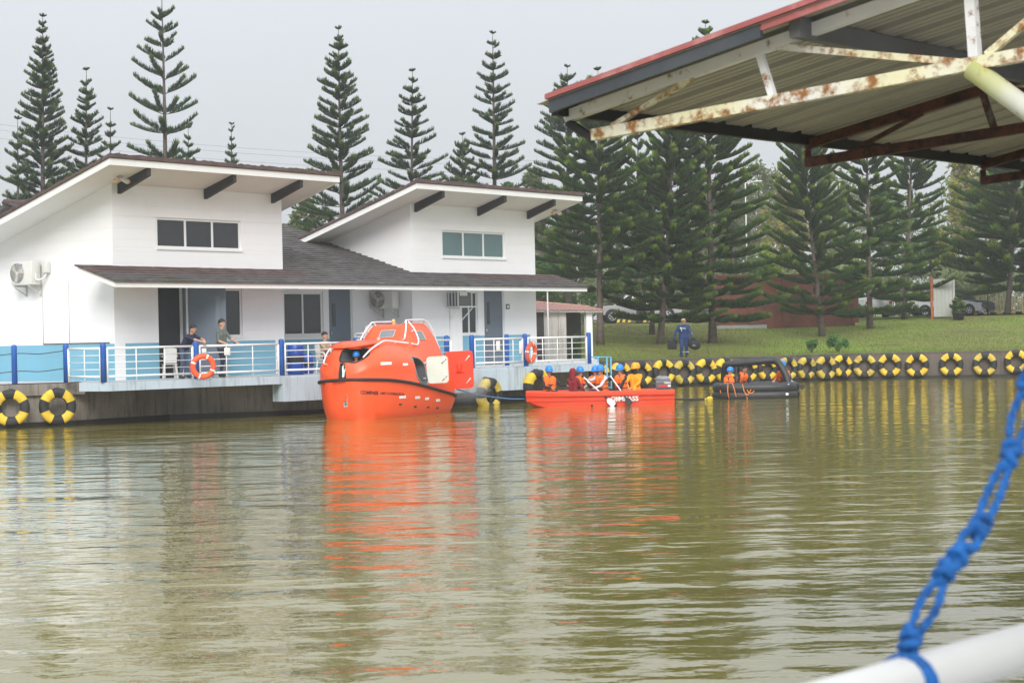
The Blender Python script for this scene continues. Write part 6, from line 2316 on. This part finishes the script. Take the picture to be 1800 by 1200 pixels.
# ================================================================== BRICK WALL, GATE PANEL, FENCE, POLES
bw0 = at(1258, 570, 112); bw1 = at(1503, 560, 114)
z0 = lawn_z(bw0.x, 112) - .15
bw = empty('brick_wall', (bw0.x, bw0.y, z0), math.atan2(bw1.y - bw0.y, bw1.x - bw0.x), 'weathered red brick wall with a pale footing on top of the bank', 'wall')
Lb = (bw1 - bw0).xy.length
MB().box(0, 0, .33, Lb, .3, 3.05).build('wall_body', M['brick_wall'], bw)
MB().box(.002, .002, 0, Lb - .002, .298, .327).build('wall_base', M['brick_wall'], bw)
MB().box(-.04, -.05, 0, Lb * .36, .35, .327).build('footing', M['panel_grey'], bw)
MB().box(-.04, -.05, 3.053, Lb + .04, .35, 3.16).build('coping', M['brick_wall'], bw)
for k in range(5):
    x = Lb * k / 4
    MB().box(x - .2, -.09, .33, x + .2, .0 - .003, 3.05).build('pier', M['brick_wall'], bw)

gp = at(1655, 550, 117.5)
gz = lawn_z(gp.x, 117.5)
gt = empty('gate_panel', (gp.x, 117.5, gz), R(-3), 'pale grey metal gate panel with a rusty orange post in front of the white car', 'gate')
for k in range(5):
    MB().box(-.45 + .225 * k, 0, .12, -.45 + .225 * k + .219, .03, 2.35).build('panel_board', M['panel_grey'], gt)
for z in (.25, 1.2, 2.2):
    MB().box(-.45, .032, z, .67, .06, z + .06).build('cross_bar', M['panel_grey'], gt)
MB().box(-.62, -.04, -.1, -.48, .09, 2.45).build('post', M['rust_orange'], gt)
MB().box(.68, -.04, -.1, .80, .09, 2.45).build('post', M['panel_grey'], gt)

fc0 = at(1712, 545, 130.5)
fn = empty('reed_fence', (fc0.x, 130.5, lawn_z(fc0.x, 130.5)), 0, 'pale dry reed fence behind the yellow and black kerb', 'fence')
for k in range(26):
    x = k * .16 + rnd.uniform(-.03, .03)
    MB().bar((x, rnd.uniform(-.03, .03), -.1), (x + rnd.uniform(-.05, .05), 0, rnd.uniform(1.15, 1.5)), rnd.uniform(.06, .11), .02, up=(0, 1, 0)).build('picket', M['dry_wood'], fn)
for z in (.35, 1.0):
    MB().bar((-.1, .04, z), (4.3, .04, z), .03, .05).build('rail', M['dry_wood'], fn)
kz = []
for k in range(20):
    x = at(1730, 545, 125).x - 2.6 + k * .40
    q = empty('kerb_stone', (x, 125.2, lawn_z(x, 125.2) + .04), 0, ('yellow' if k % 2 else 'black') + ' kerb stone, ' + ordn[k] + ' from the white saloon car, before the reed fence', 'kerb', 'painted kerb stones')
    MB().rbox((0, 0, .07), (.385, .16, .2), .02).build('stone', M['kerb_yellow' if k % 2 else 'rubber'], q)
wsl = ['under the front wheel of the silver pickup', 'under the middle of the silver pickup', 'under the rear door of the silver pickup', 'behind the rear wheel of the silver pickup']
for k, px in enumerate((1096, 1133, 1156, 1193)):
    p = at(px, 570, 122.4)
    q = empty('wheel_stop', (p.x, 122.4, lawn_z(p.x, 122.4) + .05), 0, 'yellow and black wheel stop ' + wsl[k], 'wheel stop', 'wheel stops of the car park')
    mb = MB()
    for j in range(5):
        mb.prism([V(-.42 + .168 * j, -.09, 0), V(-.42 + .168 * (j + 1) - .002, -.09, 0), V(-.42 + .168 * (j + 1) + .06, -.03, .2), V(-.42 + .168 * j + .062, -.03, .2)], (0, .14, 0), j % 2)
    mb.build('stop_block', [M['kerb_yellow'], M['rubber']], q)


def pole(px, py0, py1, Y, r_, mat, label, name='lamp_post', arm=False):
    a = at(px, py0, Y)
    b = at(px, py1, Y)
    z = min(b.z, lawn_z(a.x, Y) - .1) if name != 'marker_post' else lawn_z(a.x, Y) - .1
    o = empty(name, (a.x, Y, z), 0, label, name.replace('_', ' '))
    MB().tube([V(0, 0, 0), V(0, 0, a.z - z)], [r_, r_ * .7], 8).build('shaft', M[mat], o)
    if arm:
        MB().bar((0, 0, a.z - z), (.7, -.1, a.z - z + .1), .06, .06).build('arm', M[mat], o)
        MB().rbox((.85, -.1, a.z - z + .1), (.5, .2, .09), .03).build('lamp_head', M['ac_white'], o)
pole(1310, 322, 470, 132, .055, 'pole_grey', 'thin pale lamp post above the brick wall', arm=True)
pole(1359, 380, 470, 140, .04, 'bark', 'thin dark pole against the hazy trees over the brick wall', 'utility_pole')
pole(1218, 553, 572, 119, .035, 'frame_white', 'short white marker post on the edge of the car park', 'marker_post')
pole(1736, 512, 545, 124, .05, 'cable_dark', 'short dark post before the reed fence', 'marker_post')
# overhead wires between two poles hidden behind roof and trees
PA, PB = at(-260, 185, 132), at(1012, 283, 150)
for nm, P_, lb_ in (('utility_pole', PA, 'concrete utility pole carrying the wires past the end of the house'), ('utility_pole', PB, 'concrete utility pole carrying the wires among the pines')):
    zb = lawn_z(P_.x, P_.y) - .3
    o = empty(nm, (P_.x, P_.y, zb), 0, lb_, 'utility pole')
    MB().tube([V(0, 0, 0), V(0, 0, P_.z - zb + .1)], [.16, .10], 8).build('shaft', M['pole_grey'], o)
    MB().bar((-.1, -.9, P_.z - zb), (.1, .9, P_.z - zb), .10, .10).build('cross_arm', M['bark'], o)
for k, (dz, lb_) in enumerate(((0, 'upper thin overhead wire crossing the grey sky'), (-.38, 'lower thin overhead wire crossing the grey sky'), (-.95, 'lowest overhead wire just above the roofs'))):
    a, b = PA + V(0, 0, dz), PB + V(0, 0, dz)
    pts = [a + (b - a) * t + V(0, 0, -1.0 * 4 * t * (1 - t) * .9) for t in [j / 24 for j in range(25)]]
    tag(MB().tube([p - a for p in pts], .011, 4).build('overhead_wire', M['wire'], None, a), lb_, 'wire', 'overhead wires')

# ================================================================== CARS
def wheel(car, x, y, r_=.36):
    s = -1 if y < 0 else 1
    w_ = MB()
    n = 28
    prof_ = [(.62, -.10), (.90, -.115), (1.0, -.08), (1.0, .08), (.90, .115), (.62, .10)]
    w_.loft([[V(q * r_ * math.cos(a), t, q * r_ * math.sin(a)) for q, t in prof_] for a in [2 * PI * k / n for k in range(n + 1)]], closed=True)
    wo = w_.build('wheel', M['rubber'], car, (x, y, r_))
    rm = MB()
    rm.tube([V(0, s * .03, 0), V(0, s * .055, 0)], r_ * .63, 20, 1)
    for k in range(6):
        a = k * PI / 3 + .3
        rm.bar(V(.05 * math.cos(a), s * .085, .05 * math.sin(a)), V(r_ * .6 * math.cos(a), s * .08, r_ * .6 * math.sin(a)), .055, .05, up=(0, 1, 0))
    rm.tube([V(0, s * .05, 0), V(0, s * .105, 0)], .06, 10)
    rg = [V(r_ * .61 * math.cos(2 * PI * k / 20), s * .085, r_ * .61 * math.sin(2 * PI * k / 20)) for k in range(21)]
    rm.tube(rg, .02, 5)
    rm.build('rim', [M['rim'], M['rubber']], wo)


def car(name, loc, rz, label, cat, prof_low, prof_cab, hw_, mat, wheels, wr_=.36, glass_=(0,), extra=None):
    """profiles in the x-z plane (x forward); body and cabin lofted across the width with tumblehome"""
    c = empty(name, loc, rz, label, cat, 'cars parked behind the lawn')
    arch = []
    for (x, z) in prof_low: arch.append((x, z))
    b = MB()
    ys = [(-hw_, .92), (-hw_ * .97, 1.0), (hw_ * .97, 1.0), (hw_, .92)]
    cx, cz = sum(p[0] for p in prof_low) / len(prof_low), .62
    b.loft([[V(cx + (x - cx) * (1 if k == 1.0 else .985), y, cz + (z - cz) * (1 if k == 1.0 else .95)) for x, z in prof_low] for y, k in ys], closed=True, cap=True, smooth=False)
    bo = b.build('body', M[mat], c)
    if prof_cab:
        k = MB()
        w0, w1 = hw_ * .93, hw_ * .74
        zs = [z for x, z in prof_cab]
        lo, hi = min(zs), max(zs)
        f_ = lambda z: w0 + (w1 - w0) * (z - lo) / (hi - lo)
        k.loft([[V(x, s * f_(z), z) for x, z in prof_cab] for s in (-1, 1)], closed=True, cap=True, smooth=False)
        k.build('cabin', M[mat], c)
        # glass panels slightly proud of the cabin
        ccx = sum(x for x, z in prof_cab) / len(prof_cab)
        mid = (lo + hi) / 2
        for s in (-1, 1):
            q = [(ccx + (x - ccx) * .86, mid + (z - mid) * .72) for x, z in prof_cab]
            half = len(q)
            xs_ = sorted(x for x, z in q); xm = (xs_[0] + xs_[-1]) / 2
            for lo_, hi_ in ((-99, xm - .04), (xm + .04, 99)):
                qq = clip(clip(q, 1, 0, hi_), -1, 0, -lo_)
                if len(qq) > 2:
                    g_ = MB(); g_.prism([V(x, s * (f_(z) + .004), z) for x, z in qq], (0, s * .006, 0)); g_.build('side_window', M['glass_dark'], c)
        for i in range(len(prof_cab)):
            (xa, za), (xb, zb) = prof_cab[i], prof_cab[(i + 1) % len(prof_cab)]
            if abs(za - zb) > .25:
                n_ = V(zb - za, 0, -(xb - xa)).normalized()
                if n_.x * (xa - ccx) < 0: n_ = -n_
                a, b2 = V(xa, 0, za), V(xb, 0, zb)
                p0, p1 = a + (b2 - a) * .12, a + (b2 - a) * .88
                g_ = MB(); g_.prism([p0 + n_ * .004 + V(0, -f_(p0.z) * .88, 0), p0 + n_ * .004 + V(0, f_(p0.z) * .88, 0), p1 + n_ * .004 + V(0, f_(p1.z) * .88, 0), p1 + n_ * .004 + V(0, -f_(p1.z) * .88, 0)], n_ * .008)
                g_.build('windscreen', M['glass_dark'], c)
    for x in wheels:
        for s in (-1, 1):
            w_ = MB(); w_.tube([V(x, s * (hw_ - .30), wr_), V(x, s * (hw_ + .004), wr_)], wr_ + .07, 20)
            w_.build('wheel_arch', M['fender_black'], c)
            wheel(c, x, s * (hw_ - .09), wr_)
    xs_ = [x for x, z in prof_low]
    for s in (-1, 1):
        MB().rbox((max(xs_) - .12, s * hw_ * .78, .72), (.26, .30, .14), .03).build('headlight', M['head_lamp'], c)
        MB().rbox((min(xs_) + .09, s * hw_ * .82, .82), (.20, .22, .20), .03).build('tail_light', M['tail_red'], c)
        MB().rbox((.55, s * (hw_ + .08), 1.02), (.12, .16, .12), .03).build('mirror', M[mat], c)
        for x in (.35, -.45):
            MB().rbox((x - .25, s * (hw_ + .004), .82), (.14, .02, .03), .006).build('door_handle', M['rim'], c)
    return c


low_sedan = [(-2.25, .32), (-2.33, .62), (-2.28, .92), (-1.75, 1.0), (-.2, .98), (.95, .96), (1.75, .84), (2.18, .68), (2.27, .50), (2.22, .28), (1.4, .24), (-1.4, .24)]
cab_sedan = [(-1.75, .98), (-1.05, 1.38), (-.4, 1.46), (.25, 1.40), (1.05, .96)]
p = at(1657, 546, 125.5)
car('parked_car', (p.x, 125.5, lawn_z(p.x, 125.5) + .05), R(4), 'white saloon car with its nose past the pale gate panel', 'car', low_sedan, cab_sedan, .88, 'car_white', (-1.38, 1.42), .33)
low_suv = [(-2.25, .42), (-2.32, .75), (-2.30, 1.10), (-.5, 1.12), (1.0, 1.10), (1.95, 1.02), (2.28, .85), (2.30, .45), (1.5, .34), (-1.5, .34)]
cab_suv = [(-2.22, 1.10), (-2.0, 1.72), (-.2, 1.80), (.45, 1.72), (1.10, 1.10)]
p = at(1522, 552, 124.0)
car('parked_van', (p.x, 124.0, lawn_z(p.x, 124.0) + .05), R(100), 'white van parked end on behind the brick wall, mostly hidden by a pine', 'van', low_suv, cab_suv, .92, 'car_white', (-1.4, 1.45), .37)
low_pick = [(-2.62, .55), (-2.66, 1.02), (-.55, 1.08), (1.15, 1.08), (2.2, 1.02), (2.55, .85), (2.6, .5), (1.6, .42), (-1.6, .42)]
cab_pick = [(-.62, 1.07), (-.42, 1.68), (.1, 1.78), (.75, 1.70), (1.45, 1.07)]
p = at(1122, 570, 124.0)
car('parked_pickup', (p.x, 124.0, lawn_z(p.x, 124.0) + .05), R(183), 'silver white pickup with alloy wheels parked behind the pine trunks', 'pickup', low_pick, cab_pick, .92, 'car_silver', (-1.72, 1.70), .39)
p = at(1682, 540, 130.5)
car('parked_car', (p.x, 130.5, lawn_z(p.x, 130.5) - .05), R(0), 'dark blue car behind the white saloon', 'car', low_suv, cab_suv, .92, 'car_dark', (-1.4, 1.45), .36)

# ================================================================== AIR: smoke at the lifeboat's stern, haze over the lake
def volume(name, dens, col=(.80, .83, .87), aniso=.2):
    m_ = bpy.data.materials.new(name)
    m_.use_nodes = True
    t = m_.node_tree
    t.nodes.clear()
    v_ = t.nodes.new('ShaderNodeVolumePrincipled')
    v_.inputs['Color'].default_value = (*col, 1)
    v_.inputs['Density'].default_value = dens
    v_.inputs['Anisotropy'].default_value = aniso
    o = t.nodes.new('ShaderNodeOutputMaterial')
    t.links.new(v_.outputs[0], o.inputs['Volume'])
    return m_


HAZE = 0.0006
if HAZE:
    hz = MB().box(-110, -25, -2.2, 110, 300, 26.0).build('haze', volume('haze', HAZE, (.88, .91, .95)))
    hz['kind'] = 'stuff'

m_ = volume('exhaust_smoke', 1.0, (.72, .76, .82))
t = m_.node_tree
c_ = t.nodes.new('ShaderNodeTexCoord')
gr_ = t.nodes.new('ShaderNodeTexGradient'); gr_.gradient_type = 'QUADRATIC_SPHERE'
t.links.new(c_.outputs['Object'], gr_.inputs['Vector'])
ns_ = N(t, 'ShaderNodeTexNoise', scale=3.0, detail=4)
t.links.new(c_.outputs['Object'], ns_.inputs['Vector'])
q_ = t.nodes.new('ShaderNodeMath'); q_.operation = 'MULTIPLY'
t.links.new(gr_.outputs['Fac'], q_.inputs[0]); t.links.new(ns_.outputs['Fac'], q_.inputs[1])
q2 = t.nodes.new('ShaderNodeMath'); q2.operation = 'MULTIPLY'; q2.inputs[1].default_value = 5.0
t.links.new(q_.outputs[0], q2.inputs[0])
t.links.new(q2.outputs[0], [n for n in t.nodes if n.type == 'PRINCIPLED_VOLUME'][0].inputs['Density'])
sm = MB().ell((0, 0, 0), (1, 1, 1), n=20, m=12).build('exhaust_smoke', m_)
sp = at(818, 695, 63.4)
sm.location = (sp.x, sp.y, .72); sm.scale = (1.1, .9, .68)
sm['kind'] = 'stuff'
